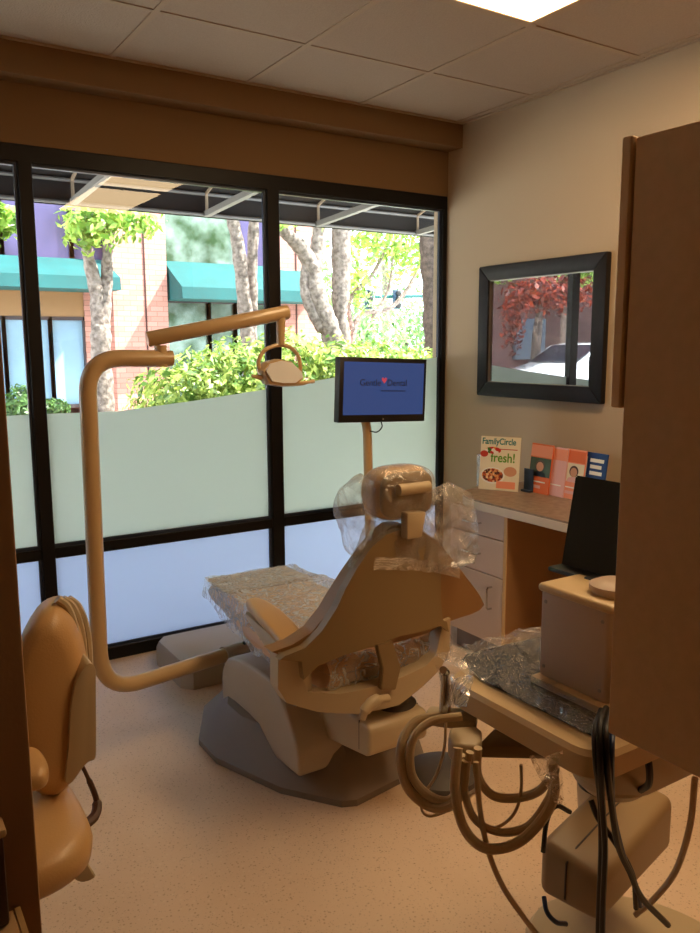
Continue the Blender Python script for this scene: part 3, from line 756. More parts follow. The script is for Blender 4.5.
ln = loft([[(hc.x+s*q[0], hc.y+yy, hc.z+s*q[1]+.003) for q in [(-.076, .0), (-.060, .026), (-.018, .042), (.026, .040), (.068, .012), (.076, -.006), (.048, -.031), (.0, -.037), (-.046, -.035)]] for s, yy in ((1., -.038), (1., -.028))])
bmesh.ops.rotate(ln, verts=ln.verts, cent=hc, matrix=Matrix.Rotation(math.radians(8), 3, 'Y'))
part('reflector', ln, M['lens'], lt, 'pale silver lamp face')
hh = bmesh.new()
tube([LP(288, 384), LP(300, 383.5), LP(309, 382), LP(314, 381)], [.009, .008, .006, .008], bm=hh, seg=10, smooth=4)
part('lamp_handle', hh, M['pole'], lt)
part('lamp_handle', tube([LP(252, 376), LP(262, 378)], [.006, .01], seg=10), M['pole'], lt)

# ------------------------------------------------------------------ monitor
ym = 3.0
mo = thing('monitor', 'flat screen showing a blue dental office logo on a beige pole by the window', 'monitor', (2.03, 3.05, 0))
c0 = (U('y', ym, 342, 357)+U('y', ym, 428, 360)+U('y', ym, 333, 422)+U('y', ym, 421, 421))/4
tl, tr, bl, brr = [U('y', ym, *q) for q in ((341, 357), (428, 359), (333.5, 422), (419.5, 421))]
ux = ((tr-tl)+(brr-bl)).normalized(); uz = ((tl-bl)+(tr-brr)); uz = (uz-ux*uz.dot(ux)).normalized(); uy = uz.cross(ux)
W2 = ((tr-tl).length+(brr-bl).length)/4; H2 = ((tl-bl).length+(tr-brr).length)/4
uz = (uz+Vector((0, .0, 0))).normalized()
MM = Matrix((ux, uy, uz)).transposed().to_4x4(); MM.translation = c0
def mbx(x0, y0, z0, x1, y1, z1, bev=.004):
    t = box(x0, y0, z0, x1, y1, z1, bev); bmesh.ops.transform(t, matrix=MM, verts=t.verts); return t
part('bezel', mbx(-W2, -.012, -H2, W2, .03, H2), M['black'], mo)
part('screen', mbx(-W2+.022, -.0135, -H2+.034, W2-.016, -.011, H2-.02, .0), M['screen'], mo, 'glowing blue screen')
M['logoink'] = mat('logo_ink', (10, 16, 34), .5)
M['logored'] = mat('logo_heart', (170, 50, 60), .5, emis=lin((150, 60, 80)), estr=.6)
TL = Matrix.Translation(-WPOS[mo.name]) @ MM @ Matrix.Translation((0, -.0145, .02)) @ RX90
text('logo_text', 'Gentle', .042, M['logoink'], mo, TL @ Matrix.Translation((-.135, 0, 0)))
text('logo_text', 'Dental', .042, M['logoink'], mo, TL @ Matrix.Translation((.014, 0, 0)))
hp = [(0, -.012), (.014, .004), (.014, .012), (.007, .016), (0, .010), (-.007, .016), (-.014, .012), (-.014, .004)]
t = prism([(p[0]-.002, p[1]+.042) for p in hp], 'y', -.0150, -.0140); bmesh.ops.transform(t, matrix=MM, verts=t.verts)
part('logo_heart', t, M['logored'], mo, 'small red heart between the words')
t = box(-.02, -.0150, -.005, .12, -.0140, -.001); bmesh.ops.transform(t, matrix=MM, verts=t.verts)
part('logo_line', t, M['logoink'], mo)
t = lathe([(.004, 0), (.003, .002)], (0, 0, 0), 12, axis=(0, -1, 0)); bmesh.ops.transform(t, matrix=MM @ Matrix.Translation((0, -.013, -H2+.014)), verts=t.verts)
part('power_button', t, M['silver'], mo)
pt = U('y', 3.06, 366.5, 424); pb = U('y', 3.06, 368, 520)
part('pole', tube([(pb.x+.02, 3.06, .02), (pb.x+.01, 3.06, .5), (pb.x, 3.06, .9), (pt.x+.002, 3.06, pt.z-.02), (pt.x-.03, 3.05, pt.z+.05), (pt.x-.04, 3.04, pt.z+.11)], .0215, smooth=5, seg=16), M['pole'], mo)
part('base', lathe([(.13, 0), (.13, .012), (.12, .02), (.03, .024), (.024, .05)], (pb.x+.02, 3.06, 0)), M['equipgrey'], mo)
part('bracket', box(pt.x-.09, 3.02, pt.z+.06, pt.x+.01, 3.07, pt.z+.16, .004), M['black'], mo)
part('cable', tube([D(381, 421, 3.60), D(382, 427, 3.6), D(377, 432, 3.6), D(370, 431, 3.63)], .003, smooth=6, seg=6), M['blackrub'], mo)

# ------------------------------------------------------------------ STOOL
so = Vector((.15, 1.55, 0))
stl = thing('operator_stool', 'tan upholstered rolling stool cut off by the left wall edge', 'stool', so)
# seat
def seatsec():
    c = Vector((.158, 1.56, .50)); rings = []
    for z, k in ((.462, .80), (.466, .93), (.48, 1.0), (.505, 1.02), (.525, .99), (.54, .9), (.547, .7)):
        rings.append([(c.x+.185*k*math.copysign(abs(math.cos(t))**.6, math.cos(t)), c.y+.19*k*math.copysign(abs(math.sin(t))**.6, math.sin(t)), z-.0*math.cos(t)) for t in [2*PI*i/40 for i in range(40)]])
    return loft(rings)
part('seat', seatsec(), M['vinyl'], stl, ang=60)
part('column', tube([(.15, 1.56, .07), (.15, 1.56, .25), (.15, 1.56, .25), (.15, 1.56, .463)], [.028, .028, .018, .018], seg=16), M['chrome'], stl)
for k in range(5):
    an = math.radians(200+72*k); e = Vector((.15+.26*math.cos(an), 1.56+.26*math.sin(an), .075)); 
    lg = part('leg', tube([(.15, 1.56, .10), (.15+.1*math.cos(an), 1.56+.1*math.sin(an), .095), e], [.03, .022, .016], seg=10), M['black'], stl)
    cs = bmesh.new(); 
    lathe([(.006, -.022), (.026, -.02), (.027, 0), (.026, .02), (.006, .022)], (e.x, e.y, .028), 16, bm=cs, axis=(-math.sin(an), math.cos(an), 0)); tube([e-Vector((0, 0, .05)), e+Vector((0, 0, .006))], .007, bm=cs, seg=8)
    part('caster', cs, M['black'], lg)
# backrest: thick rounded cushion, seen edge-on, convex back toward +x
yb = 1.66
ol = [(57, 598), (68, 602), (77, 612), (84, 632), (89, 660), (90, 690), (90, 722), (88, 745), (80, 758), (70, 771), (58, 777), (40, 772), (20, 740), (10, 700), (14, 660), (26, 625), (40, 605)]
P3 = [U('y', yb, *q) for q in ol]
cx_ = sum(p.x for p in P3)/len(P3); cz_ = sum(p.z for p in P3)/len(P3)
P3 = [p for p in cr(P3, 3, closed=True)]
rings = []
for yy, k in ((-.105, .55), (-.10, .75), (-.085, .9), (-.06, .98), (-.03, 1.), (.0, 1.0), (.02, .985)):
    sh = -.035*((-yy)/.1)
    rings.append([((p.x-cx_)*k+cx_+sh, yb+yy, (p.z-cz_)*(k*.5+.5)+cz_) for p in P3])
part('backrest', loft(rings), M['vinyl'], stl, ang=70)
shp = [(73, 604), (82, 616), (88, 640), (91, 668), (91, 720), (90, 742), (84, 752), (86, 740), (82, 700), (84, 660), (80, 630)]
rr_ = bmesh.new()
for d_, off in ((0, 0), (-5.5, -.02), (-11, -.04)):
    pts = [U('y', yb+off, 60+d_+q[0], q[1]) for q in ((8, 599), (17, 606), (24, 622), (28, 645), (29, 680), (28, 720), (24, 748))]
    tube(pts, .009, bm=rr_, smooth=5, seg=8)
part('back_piping', rr_, M['equip'], stl, 'ribbed pale edge of the stool back')
bk = [(84, 655), (90.5, 660), (91, 752), (82, 753), (66, 776), (60, 774), (64, 740), (66, 700), (72, 670)]
pts = [U('y', yb-.075, *q) for q in bk]; pts = [v for i in range(len(pts)) for v in (lambda a, p, b: [p+(a-p).normalized()*min(.018, (a-p).length*.45)*(1-t)**2*1.0+(b-p).normalized()*min(.018, (b-p).length*.45)*t**2 for t in (0, .33, .67, 1)])(pts[i-1], pts[i], pts[(i+1) % len(pts)])]
t = bmesh.new(); prism([(p.x, p.z) for p in pts], 'y', yb-.115, yb-.04, .012, 3, bm=t)
part('back_cover', t, M['equip'], stl, 'pale moulded rear cover')
ap = [U('y', 1.45, *q) for q in ((20, 776), (34, 769), (43, 768))]
part('arm_pad', superell(U('y', 1.44, 29, 769), (.030, .06, .025), .75), M['vinyl'], stl)
lb = bmesh.new(); tube([U('y', 1.60, 79, 760), U('y', 1.60, 88, 778), U('y', 1.6, 96.5, 800), U('y', 1.58, 95, 815), U('y', 1.56, 84, 826)], [.004, .006, .010, .011], bm=lb, smooth=6, seg=8)
part('back_bracket', lb, M['brown'], stl, 'dark curved bracket behind the stool back')
lv = [U('y', 1.44, *q) for q in ((80, 850), (96, 876), (90, 880), (82, 882), (76, 880), (73, 876), (77, 850))]
part('lever', prism([(p.x, p.z) for p in lv], 'y', 1.436, 1.449, .003, 1), M['equip'], stl, 'small paddle lever under the seat')

# ------------------------------------------------------------------ DELIVERY UNIT
du = thing('delivery_unit', 'beige instrument delivery unit with coiled hoses in the lower right', 'dental unit', (1.35, 1.15, 0))
# tray head
def rr3(x0, y0, x1, y1, r, z, k=0.): return [((x0+x1)/2+q[0], (y0+y1)/2+q[1], z) for q in rrect((x1-x0)/2-k, (y1-y0)/2-k, r, 6)]
X0, Y0, X1, Y1 = .918, .748, 1.36, 1.125
tt = loft([rr3(X0, Y0, X1, Y1, .05, .768, .012), rr3(X0, Y0, X1, Y1, .05, .776, .002), rr3(X0, Y0, X1, Y1, .05, .812), rr3(X0, Y0, X1, Y1, .05, .82, .006)])
part('tray_head', tt, M['trayrim'], du, ang=30)
mt = [(.968, .80), (.985, .788), (1.33, .788), (1.33, 1.15), (1.02, 1.165), (.995, 1.15), (.965, 1.06)]
part('tray_mat', prism(mt, 'z', .8205, .826, .002, 1), M['screenoff'], du, 'glossy black instrument surface')
# control box
R7 = Matrix.Rotation(math.radians(10), 3, 'Z')
cbx = part('control_box', box(1.045, .835, .835, 1.15, .996, 1.006, .012, 3), M['lamin'], du)
part('box_cap', box(1.041, .831, .998, 1.154, 1.0, 1.014, .008, 3), M['trayrim'], du, 'pale top cap')
part('box_ledge', box(1.030, .825, .8215, 1.155, 1.0, .840, .006, 2), M['trayrim'], du)
for yy, zz in ((.852, .86), (.980, .86), (.852, .982), (.980, .982)): part('screw', lathe([(.004, 0), (.003, .002)], (1.0455, yy, zz), 12, axis=(-1, 0, 0)), M['silver'], du)
kn = lathe([(.04, 0), (.045, .008), (.045, .015), (.03, .022)], (1.11, .88, 1.014)); part('box_knob', kn, M['lamin'], du)
# holder bar and blocks
D1 = 1.335
hbm = bmesh.new()
pA = U('z', .735, 470, 752); pB = U('z', .735, 565, 752)
pts = [U('z', .745, 476, 746), U('z', .745, 560, 748), U('z', .745, 590, 728), U('z', .745, 500, 722)]
prism([(p.x, p.y) for p in pts], 'z', .722, .745, .004, 2, bm=hbm)
part('holder_bar', hbm, M['shell'], du)
kb1 = [U('z', .765, *q) for q in ((448, 737), (450, 727), (476, 725), (482, 730), (482, 741), (476, 746), (453, 744))]
part('holder_block', prism([(p.x, p.y) for p in kb1], 'z', .728, .765, .006, 3), M['equip'], du)
kb2 = [U('z', .765, *q) for q in ((426, 710), (430, 705), (470, 708), (478, 714), (476, 722), (440, 718), (428, 716))]
part('holder_block', prism([(p.x, p.y) for p in kb2], 'z', .745, .765, .005, 2), M['equip'], du)
# handpiece standing in the rear block
hpz = bmesh.new(); b0 = D(445, 712, 1.43); tube([b0, b0+Vector((0, 0, .03)), b0+Vector((0, 0, .055)), b0+Vector((-.002, 0, .075))], [.011, .0095, .008, .010], bm=hpz, seg=14)
tube([b0+Vector((-.002, 0, .075)), b0+Vector((-.012, -.008, .085))], [.009, .007], bm=hpz, seg=12)
part('handpiece', hpz, M['chrome'], du, 'chrome handpiece upright in its holder')
# hoses
def hose(P, r=.0085, m='hose'): return part('hose', tube([D(*p) for p in P], r, smooth=7, seg=10), M[m], du)
hose([(440, 716, 1.43), (415, 722, 1.42), (401, 748, 1.40), (406, 785, 1.39), (428, 806, 1.38), (450, 806, 1.36), (462, 790, 1.35), (466, 760, 1.34)], .0085)
hose([(462, 716, 1.40), (430, 722, 1.40), (412, 742, 1.39), (412, 775, 1.39), (430, 796, 1.38), (450, 800, 1.37), (460, 780, 1.36), (461, 755, 1.35)], .0078)
hose([(458, 748, 1.34), (455, 790, 1.33), (464, 828, 1.33), (485, 848, 1.32), (515, 844, 1.31), (540, 822, 1.30), (554, 795, 1.29), (552, 762, 1.28)], .0085)
hose([(470, 752, 1.34), (464, 785, 1.35), (474, 818, 1.34), (500, 832, 1.33), (528, 826, 1.32), (548, 800, 1.30), (556, 778, 1.29)], .0068)
hose([(478, 748, 1.35), (478, 775, 1.36), (492, 795, 1.35), (516, 798, 1.34), (540, 790, 1.32), (556, 768, 1.30)], .0075)
hose([(476, 762, 1.33), (480, 810, 1.33), (488, 850, 1.33), (502, 885, 1.34), (522, 915, 1.36), (545, 945, 1.38)], .0048)
hose([(521, 765, 1.32), (521, 790, 1.33), (515, 812, 1.34), (500, 826, 1.35), (480, 829, 1.36)], .0028)
hose([(446, 720, 1.42), (444, 750, 1.41), (436, 775, 1.41), (424, 795, 1.41), (422, 810, 1.41), (430, 816, 1.40), (445, 812, 1.40)], .0028)
hose([(695, 778, 1.42), (690, 825, 1.44), (676, 870, 1.47), (655, 898, 1.50), (635, 915, 1.52)], .0058)
# arm knuckle, column and lower housing
K = bmesh.new(); prism([(1.02, .70), (1.02, .768), (1.36, .768), (1.36, .70), (1.30, .665), (1.12, .665)], 'y', .80, 1.0, .01, 2, bm=K)
part('arm_head', K, M['equip'], du)
kn2 = lathe([(.055, .0), (.075, .02), (.08, .08), (.075, .10)], (1.19, .93, .60), 28); part('arm_joint', kn2, M['equip'], du)
part('joint_gap', lathe([(.048, 0), (.048, .02)], (1.20, .96, .585), 28), M['black'], du)
# lower housing: a bevelled box with a sloping top
ZB = .28
qa, qb, qc = U('z', ZB, 537, 893), U('z', ZB, 600, 927), U('z', ZB, 672, 848)
qd = qa+qc-qb
def above(q, px, py):
    r = ray(px, py); t = (q.x*r[0]+q.y*r[1])/(r[0]**2+r[1]**2); return Vector((q.x, q.y, H+t*r[2]))
ta, tb_, tc_ = above(qa, 536, 838), above(qb, 602, 884), above(qc, 672, 795); td = Vector((qd.x, qd.y, tc_.z+.02))
t = bmesh.new(); B_ = [t.verts.new(v) for v in (qa, qb, qc, qd)]; T_ = [t.verts.new(v) for v in (ta, tb_, tc_, td)]
t.faces.new(B_[::-1]); t.faces.new(T_)
for i in range(4): t.faces.new((B_[i], B_[(i+1) % 4], T_[(i+1) % 4], T_[i]))
bmesh.ops.recalc_face_normals(t, faces=t.faces); bmesh.ops.bevel(t, geom=t.edges[:], offset=.022, segments=4, affect='EDGES', profile=.5, clamp_overlap=True)
part('lower_housing', t, M['equipshade'], du, ang=40)
k_ = .45
s0 = ta+(tb_-ta)*k_; s1 = td+(tc_-td)*k_; s2_ = qa+(qb-qa)*k_
part('housing_seam', tube([s1+Vector((0, 0, .001)), s0+(s1-s0)*.12+Vector((0, 0, .0)), s0-(s1-s0).normalized()*.0+Vector((-.001, -.001, -.012)), s2_+Vector((-.0005, 0, .02))], .0022, seg=6), M['basedark'], du)
part('column', tube([U('z', .1, 600, 905)+Vector((.12, .1, 0)), U('z', .62, 600, 775)+Vector((.18, .16, 0))], .05, seg=20), M['equip'], du)
bo2 = cr([(1.27, 1.22, 0), (1.36, 1.265, 0), (1.46, 1.24, 0), (1.56, 1.17, 0), (1.62, 1.08, 0), (1.645, .95, 0), (1.62, .72, 0), (1.5, .66, 0), (1.34, .66, 0), (1.25, .75, 0), (1.235, .95, 0), (1.24, 1.12, 0)], 4, closed=True)
part('base', loft([ringz(bo2, 1, 0, (1.44, .97)), ringz(bo2, 1, .045, (1.44, .97)), ringz(bo2, .95, .072, (1.44, .97)), ringz(bo2, .86, .082, (1.44, .97))]), M['equip'], du, ang=30)
# cables: separate loose things
def cable(P, r, m, label, cat='cable', grp='dark cables of the delivery unit', nm='power_cable'):
    pts = [D(*p) for p in P]; return single(nm, tube(pts, r, smooth=7, seg=8), M[m], label, cat, pts[-1], grp)
cable([(606, 708, 1.26), (600, 722, 1.19), (600, 760, 1.165), (602, 800, 1.20), (605, 850, 1.24), (603, 900, 1.28), (602, 945, 1.31)], .0048, 'blackrub', 'black cable hanging straight down in front of the lower housing')
cable([(611, 710, 1.26), (606, 730, 1.18), (607, 765, 1.17), (611, 800, 1.21), (618, 845, 1.28), (630, 872, 1.33), (642, 898, 1.38), (668, 925, 1.45)], .0055, 'blackrub', 'black cable bending right towards the floor below the lower housing')
cable([(601, 710, 1.26), (595, 730, 1.185), (596, 765, 1.175), (600, 800, 1.22), (601, 850, 1.26), (599, 900, 1.30), (598, 945, 1.32)], .0045, 'blackrub', 'leftmost black cable falling from under the control box')
cable([(613, 716, 1.25), (612, 745, 1.17), (612, 780, 1.19), (614, 815, 1.25), (625, 860, 1.31), (636, 885, 1.36), (640, 906, 1.40)], .0042, 'bluerub', 'blue tube running down beside the black cables')
cable([(591, 800, 1.33), (598, 818, 1.32), (612, 838, 1.32), (626, 860, 1.33), (634, 880, 1.36), (636, 908, 1.40)], .0048, 'blackrub', 'black cable crossing the top of the lower housing')
cable([(570, 812, 1.47), (556, 806, 1.45), (547, 820, 1.45), (543, 852, 1.45)], .0045, 'blackrub', 'short black loop at the left of the lower housing')
cable([(645, 748, 1.30), (649, 765, 1.29), (649, 783, 1.31), (641, 790, 1.36)], .006, 'blackrub', 'short black cable stub under the tray on the right')
cable([(544, 897, 1.44), (547, 912, 1.42), (556, 922, 1.42), (566, 924, 1.44)], .0045, 'bluerub', 'blue tube stub under the lower housing')
# tray wrap
def twf(u, v):
    x = .955+.40*u; y = .775+.41*v; z = .831+.006*noise.noise(Vector((x*14, y*14, 0)))
    e = max(0, .06-u)/.06
    z -= .006*e*e; 
    q_ = Vector((x*1.0+y*.7, y*1.0-x*.5, 0)); rid = sum(a_*(1-abs(2*abs(noise.noise(q_*f_+Vector((f_, 0, 0))))))**3 for f_, a_ in ((11, .007), (23, .005), (47, .0025)))
    return Vector((x, y, z+rid))
tw = sheet(130, 130, twf)
def tl_(u, v):
    a = D(436+32*u, 664+8*u, 1.44-.03*u); b = D(444+26*u, 704+2*u, 1.43-.05*u)
    p = a*(1-v)+b*v; return p+wr(p, .012, 14)
sheet(24, 14, tl_, bm=tw)
def tl2(u, v):
    c = D(545+12*v, 752+52*v, 1.25-.0*v); s = (u-.5)*(.06-.045*v); p = c+Vector((s*.8, -s*.5, 0)); return p+wr(p, .008, 16)
sheet(14, 16, tl2, bm=tw)
single('tray_wrap', tw, M['filmtray'], 'shiny crinkled clear plastic film over the black instrument tray', 'plastic film', (1.1, .95, .83), ang=180)

# tablet screen behind the control box
tb = thing('flat_screen', 'black flat screen switched off, standing on a ledge above the control box', 'screen', (1.2, 1.0, .99))
q = [U('x', 1.22, *p) for p in ((574, 476), (560, 566))]
e0 = U('x', 1.17, 560, 568); e1 = U('x', 1.22, 575, 475)
dz = e1-e0; wy = Vector((.02, -1, 0)).normalized(); L_ = .32
t = bmesh.new(); nrm = dz.cross(wy).normalized()
if nrm.x > 0: nrm = -nrm
vs = [e0, e0+wy*L_, e1+wy*L_, e1]
A_ = [t.verts.new(v) for v in vs]; B_ = [t.verts.new(v-nrm*.018) for v in vs]
t.faces.new(A_); t.faces.new(B_[::-1])
for i in range(4): t.faces.new((A_[i], B_[i], B_[(i+1) % 4], A_[(i+1) % 4]))
bmesh.ops.recalc_face_normals(t, faces=t.faces); bmesh.ops.bevel(t, geom=t.edges[:], offset=.003, segments=2, affect='EDGES')
part('screen', t, M['screenoff'], tb)
l0 = U('x', 1.15, 552, 567)
t = box(l0.x-.012, l0.y-.34, l0.z-.006, l0.x+.03, l0.y, l0.z+.004, .003)
part('ledge', t, M['black'], tb)
part('support', box(1.13, .86, .99, 1.16, .97, 1.018, .004), M['black'], tb)

# foot control on the floor behind the unit
fp = U('z', .05, 437, 768)
fc = thing('foot_control', 'dark rounded foot control on the floor between chair and hoses', 'foot pedal', (fp.x, fp.y, 0))
part('body', lathe([(.12, 0), (.13, .01), (.125, .035), (.09, .055), (.04, .065), (.01, .067)], (fp.x+.02, fp.y, 0), 32), M['basedark'], fc)
part('rim', lathe([(.131, .008), (.134, .014), (.131, .02)], (fp.x+.02, fp.y, 0), 32), M['basegrey'], fc)
# ------------------------------------------------------------------ OUTDOORS
struct('pavement_ground', box(-60, 3.70, -.12, 90, 120, -.02), M['asphalt'])
struct('planting_bed', box(1.2, 5.9, -.02, 12, 9.3, .12), M['soil'])
struct('wall_exterior', box(-8, 3.70, 2.26, 12, 3.80, 3.35), M['canvas'])
# canopy
aw = thing('canopy', 'charcoal canvas canopy on pale tubes outside above the window', 'awning', (2.5, 5.85, 2.4))
cz = bmesh.new()
prism([(3.80, 3.25), (5.85, 2.60), (5.86, 2.40), (5.85, 2.40), (5.84, 2.585), (3.80, 3.235)], 'x', -1.6, 6.4, bm=cz)
part('canvas', cz, M['canvas'], aw)
fr = bmesh.new()
tube([(-1.6, 5.82, 2.565), (6.4, 5.82, 2.565)], .013, bm=fr, seg=8); tube([(-1.6, 5.82, 2.415), (6.4, 5.82, 2.415)], .013, bm=fr, seg=8)
part('front_rail', fr, M['awnbar'], aw)
for x in (-.5, .48, 1.465, 2.444, 3.414, 4.43, 5.42):
    b_ = bmesh.new(); box(x-.022, 4.2, -.02, x+.022, 5.82, .02, bm=b_)
    for v in b_.verts: v.co.z += 2.42+(5.82-v.co.y)*.052
    part('brace', b_, M['awnbar'], aw)
    b_ = bmesh.new(); tube([(x, 5.81, 2.42), (x, 5.81, 2.57), (x, 4.6, 2.95)], .012, bm=b_, seg=8); part('upright', b_, M['grid'], aw)

# building across
YF = 12.
ob = thing('office_building', 'pink brick office building across the path with mirrored windows and teal awnings', 'building', (5, YF, 0))
wl = bmesh.new()
box(3.45, YF-.25, -.02, 4.27, YF, 9, bm=wl)              # pillar
box(6.25, YF-.1, -.02, 6.95, YF+6, 9, bm=wl)
box(-.9, YF+.3, -.02, 6.9, YF+6, 9, bm=wl)
box(3.1, YF, -.02, 3.45, YF+.3, 2.3, bm=wl)
box(1.0, YF, -.02, 3.45, YF+.3, .45, bm=wl); box(4.27, YF, -.02, 6.25, YF+.3, .5, bm=wl)
part('brick_wall', wl, M['brick'], ob)
for x in (3.93, 6.55):
    part('joint', box(x-.012, YF-.26 if x < 4 else YF-.11, 0, x+.012, YF-.24 if x < 4 else YF-.09, 9), M['brickred'], ob)
def window(x0, z0, x1, z1, m, nx=1, fw=.05):
    f = bmesh.new()
    for k in range(nx+1):
        xx = x0+(x1-x0)*k/nx; box(xx-fw/2, YF+.02, z0, xx+fw/2, YF+.14, z1, bm=f)
    box(x0, YF+.02, z0, x1, YF+.14, z0+fw, bm=f); box(x0, YF+.02, z1-fw, x1, YF+.14, z1, bm=f)
    w_ = part('window', f, M['mull'], ob)
    part('pane', box(x0, YF+.08, z0, x1, YF+.1, z1), m, w_)
for k, x in enumerate((-.5, .9, 2.05, 2.98)):
    xe = (.9, 2.05, 2.98, 3.45)[k]; window(x, 2.45, xe, 5.0, M['purpleglass'])
for a_, b_ in ((4.27, 5.57), (5.57, 6.25)): window(a_, 2.5, b_, 5.0, M['purpleglass'] if a_ > 5 else M['greenreflect'])
for a_, b_ in ((.9, 2.0), (2.0, 2.62), (2.62, 3.1)):
    window(a_, .55, b_, 1.86, M['blueblind']); 
part('header_band', box(.9, YF+.03, 1.86, 3.1, YF+.2, 2.35), M['tanwin'], ob, 'tan band over the ground floor windows')
for a_, b_ in ((4.3, 5.05), (5.05, 5.5), (5.5, 6.2)): window(a_, .5, b_, 2.15, M['greenreflect'])
def awning(x0, x1, zt, zb):
    t = bmesh.new(); prism([(YF-.0, zt), (YF-.75, zb+.17), (YF-.77, zb), (YF, zb)], 'x', x0, x1, bm=t)
    a_ = part('awning', t, M['teal'], ob, 'teal canvas awning')
awning(-.4, 3.42, 2.68, 2.21); awning(4.31, 6.75, 2.72, 2.12)
# left neighbour, mirrored in the picture glass
rb = thing('brick_building', 'dark red brick building down the street, seen only mirrored in the picture glass', 'building', (-8, 18, 0))
w_ = bmesh.new(); box(-24, 17.5, -.02, -1.5, 18.5, 7, bm=w_); part('wall', w_, M['brickred'], rb)
for x in (-9.5, -7.6, -5.7, -3.8, -2.2):
    part('window', box(x*1.3, 17.44, 1.0, x*1.3+1.3, 17.52, 2.2), M['carglass'], rb)

# foliage -----------------------------------------------------------
def leaves(bm, n, fn, size, rnd):
    for _ in range(n):
        c, nn = fn(rnd)
        a = Vector((rnd.gauss(0, 1), rnd.gauss(0, 1), rnd.gauss(0, 1)+.3)).normalized()
        if nn is not None: a = (a*.8+nn).normalized()
        u = a.orthogonal().normalized(); u = Matrix.Rotation(rnd.random()*6.28, 3, a) @ u; v = a.cross(u)
        s = size*(.6+.8*rnd.random())
        q = [bm.verts.new(c+u*s), bm.verts.new(c+v*s*.42+a*s*.12), bm.verts.new(c-u*s), bm.verts.new(c-v*s*.42+a*s*.12)]
        bm.faces.new(q)
def blob(c, r, shell=.55):
    c = Vector(c)
    def f(rnd):
        d = Vector((rnd.gauss(0, 1), rnd.gauss(0, 1), rnd.gauss(0, 1))).normalized()
        k = (shell+(1-shell)*rnd.random())*(1+.25*noise.noise(d*2.3+c))
        return c+Vector((d.x*r[0]*k, d.y*r[1]*k, d.z*r[2]*k)), d
    return f
def putl(name, bm, m, parent): return part(name, bm, M[m], parent, ang=180)
spec = [(2.28, 6.55, .62, .42, .34, 'leftmost low hedge shrub, beside the pale tree trunk'),
        (2.62, 6.75, .88, .50, .50, 'rounded hedge shrub sloping up behind the post of the dental light'),
        (3.12, 6.85, 1.02, .52, .50, 'hedge shrub under the swing arm of the dental light'),
        (3.68, 6.9, 1.10, .52, .50, 'hedge shrub behind the oval dental lamp'),
        (4.22, 6.7, 1.00, .50, .52, 'hedge shrub right of the dental lamp, before the forked tree'),
        (4.80, 6.95, 1.02, .55, .48, 'hedge shrub behind the left half of the monitor'),
        (5.38, 6.9, .98, .55, .46, 'hedge shrub behind the right half of the monitor'),
        (5.95, 7.0, .95, .55, .46, 'hedge shrub at the right end, before the dark trunk')]
for i, (x, y, z, rx, rz, lab) in enumerate(spec):
    t = thing('hedge_shrub', lab, 'shrub', (x, y, .1), 'leafy hedge outside the window'); rnd = random.Random(i+3)
    bm = bmesh.new(); leaves(bm, 2600, blob((x, y, z), (rx*1.12, .5, rz)), .042, rnd)
    if z > .7: leaves(bm, 900, blob((x, y, z-.45), (rx*.9, .45, .4)), .045, rnd)
    putl('foliage', bm, 'leaf', t)
    st = bmesh.new()
    for k in range(4): tube([(x+rnd.uniform(-.1, .1), y+rnd.uniform(-.1, .1), .1), (x+rnd.uniform(-.3, .3), y+rnd.uniform(-.25, .25), z)], .012, bm=st, seg=6)
    part('stem', st, M['barkdark'], t)
for px, y, lab in ((19, 11.2, 'small dark green bush below the far left window across the path'), (52, 11.4, 'low leafy plant before the blue shaded windows')):
    p = U('y', y, px, 400); t = thing('bush', lab, 'bush', (p.x, y, 0), 'bushes along the brick building'); rnd = random.Random(px)
    bm = bmesh.new(); leaves(bm, 700, blob((p.x, y, p.z-.1), (.17 if px < 30 else .24, .2, .34 if px < 30 else .12)), .045, rnd); leaves(bm, 300, blob((p.x, y, .25), (.15, .15, .3)), .05, rnd); putl('foliage', bm, 'leafdark', t)
def trunk(pts, rs, bm, y=None):
    P = [U('y', p[2], p[0], p[1]) for p in pts]; n = 6
    Q = cr(P, n); R = []
    for i in range(len(Q)):
        t = i/(len(Q)-1)*(len(rs)-1); k = min(int(t), len(rs)-2); R.append((rs[k]+(rs[k+1]-rs[k])*(t-k))*(1+.07*math.sin(i*2.1)+.05*math.sin(i*.9)))
    tube(Q, R, bm=bm, seg=14); return Q
def tree(label, parts, bark, crowns, nl, size, seed, leafm='leaf2', base=None):
    bm = bmesh.new(); q0 = None
    for pts, rs in parts:
        Q = trunk(pts, rs, bm); q0 = q0 or Q[0]
    t = thing('tree', label, 'tree', (q0.x, q0.y, 0), 'trees outside the window')
    part('trunk', bm, M[bark], t, ang=180)
    fm = bmesh.new(); rnd = random.Random(seed)
    for c, r, n in crowns: leaves(fm, n, blob(c, r, .3), size, rnd)
    if crowns: putl('foliage', fm, leafm, t)
    return t
def UP(px, py, y): return tuple(U('y', y, px, py))
tree('slim grey tree with twin stems and a leafy tuft, left of the brick pillar',
     [([(104, 520, 8), (103, 415, 8), (101, 360, 8), (101, 325, 8)], [.13, .115, .10, .095]),
      ([(101, 335, 8), (96, 290, 8), (88, 255, 8), (86, 225, 8), (84, 190, 8)], [.085, .07, .055, .045, .04]),
      ([(101, 335, 8), (106, 290, 8), (108, 250, 8), (112, 215, 8), (114, 180, 8)], [.08, .06, .05, .045, .04])],
     'bark', [(UP(95, 222, 7.6), (.34, .3, .26), 420), (UP(130, 222, 7.7), (.36, .3, .16), 260), (UP(82, 232, 7.6), (.2, .2, .2), 160), (UP(100, 160, 8), (.9, .8, .5), 500)], 0, .048, 5)
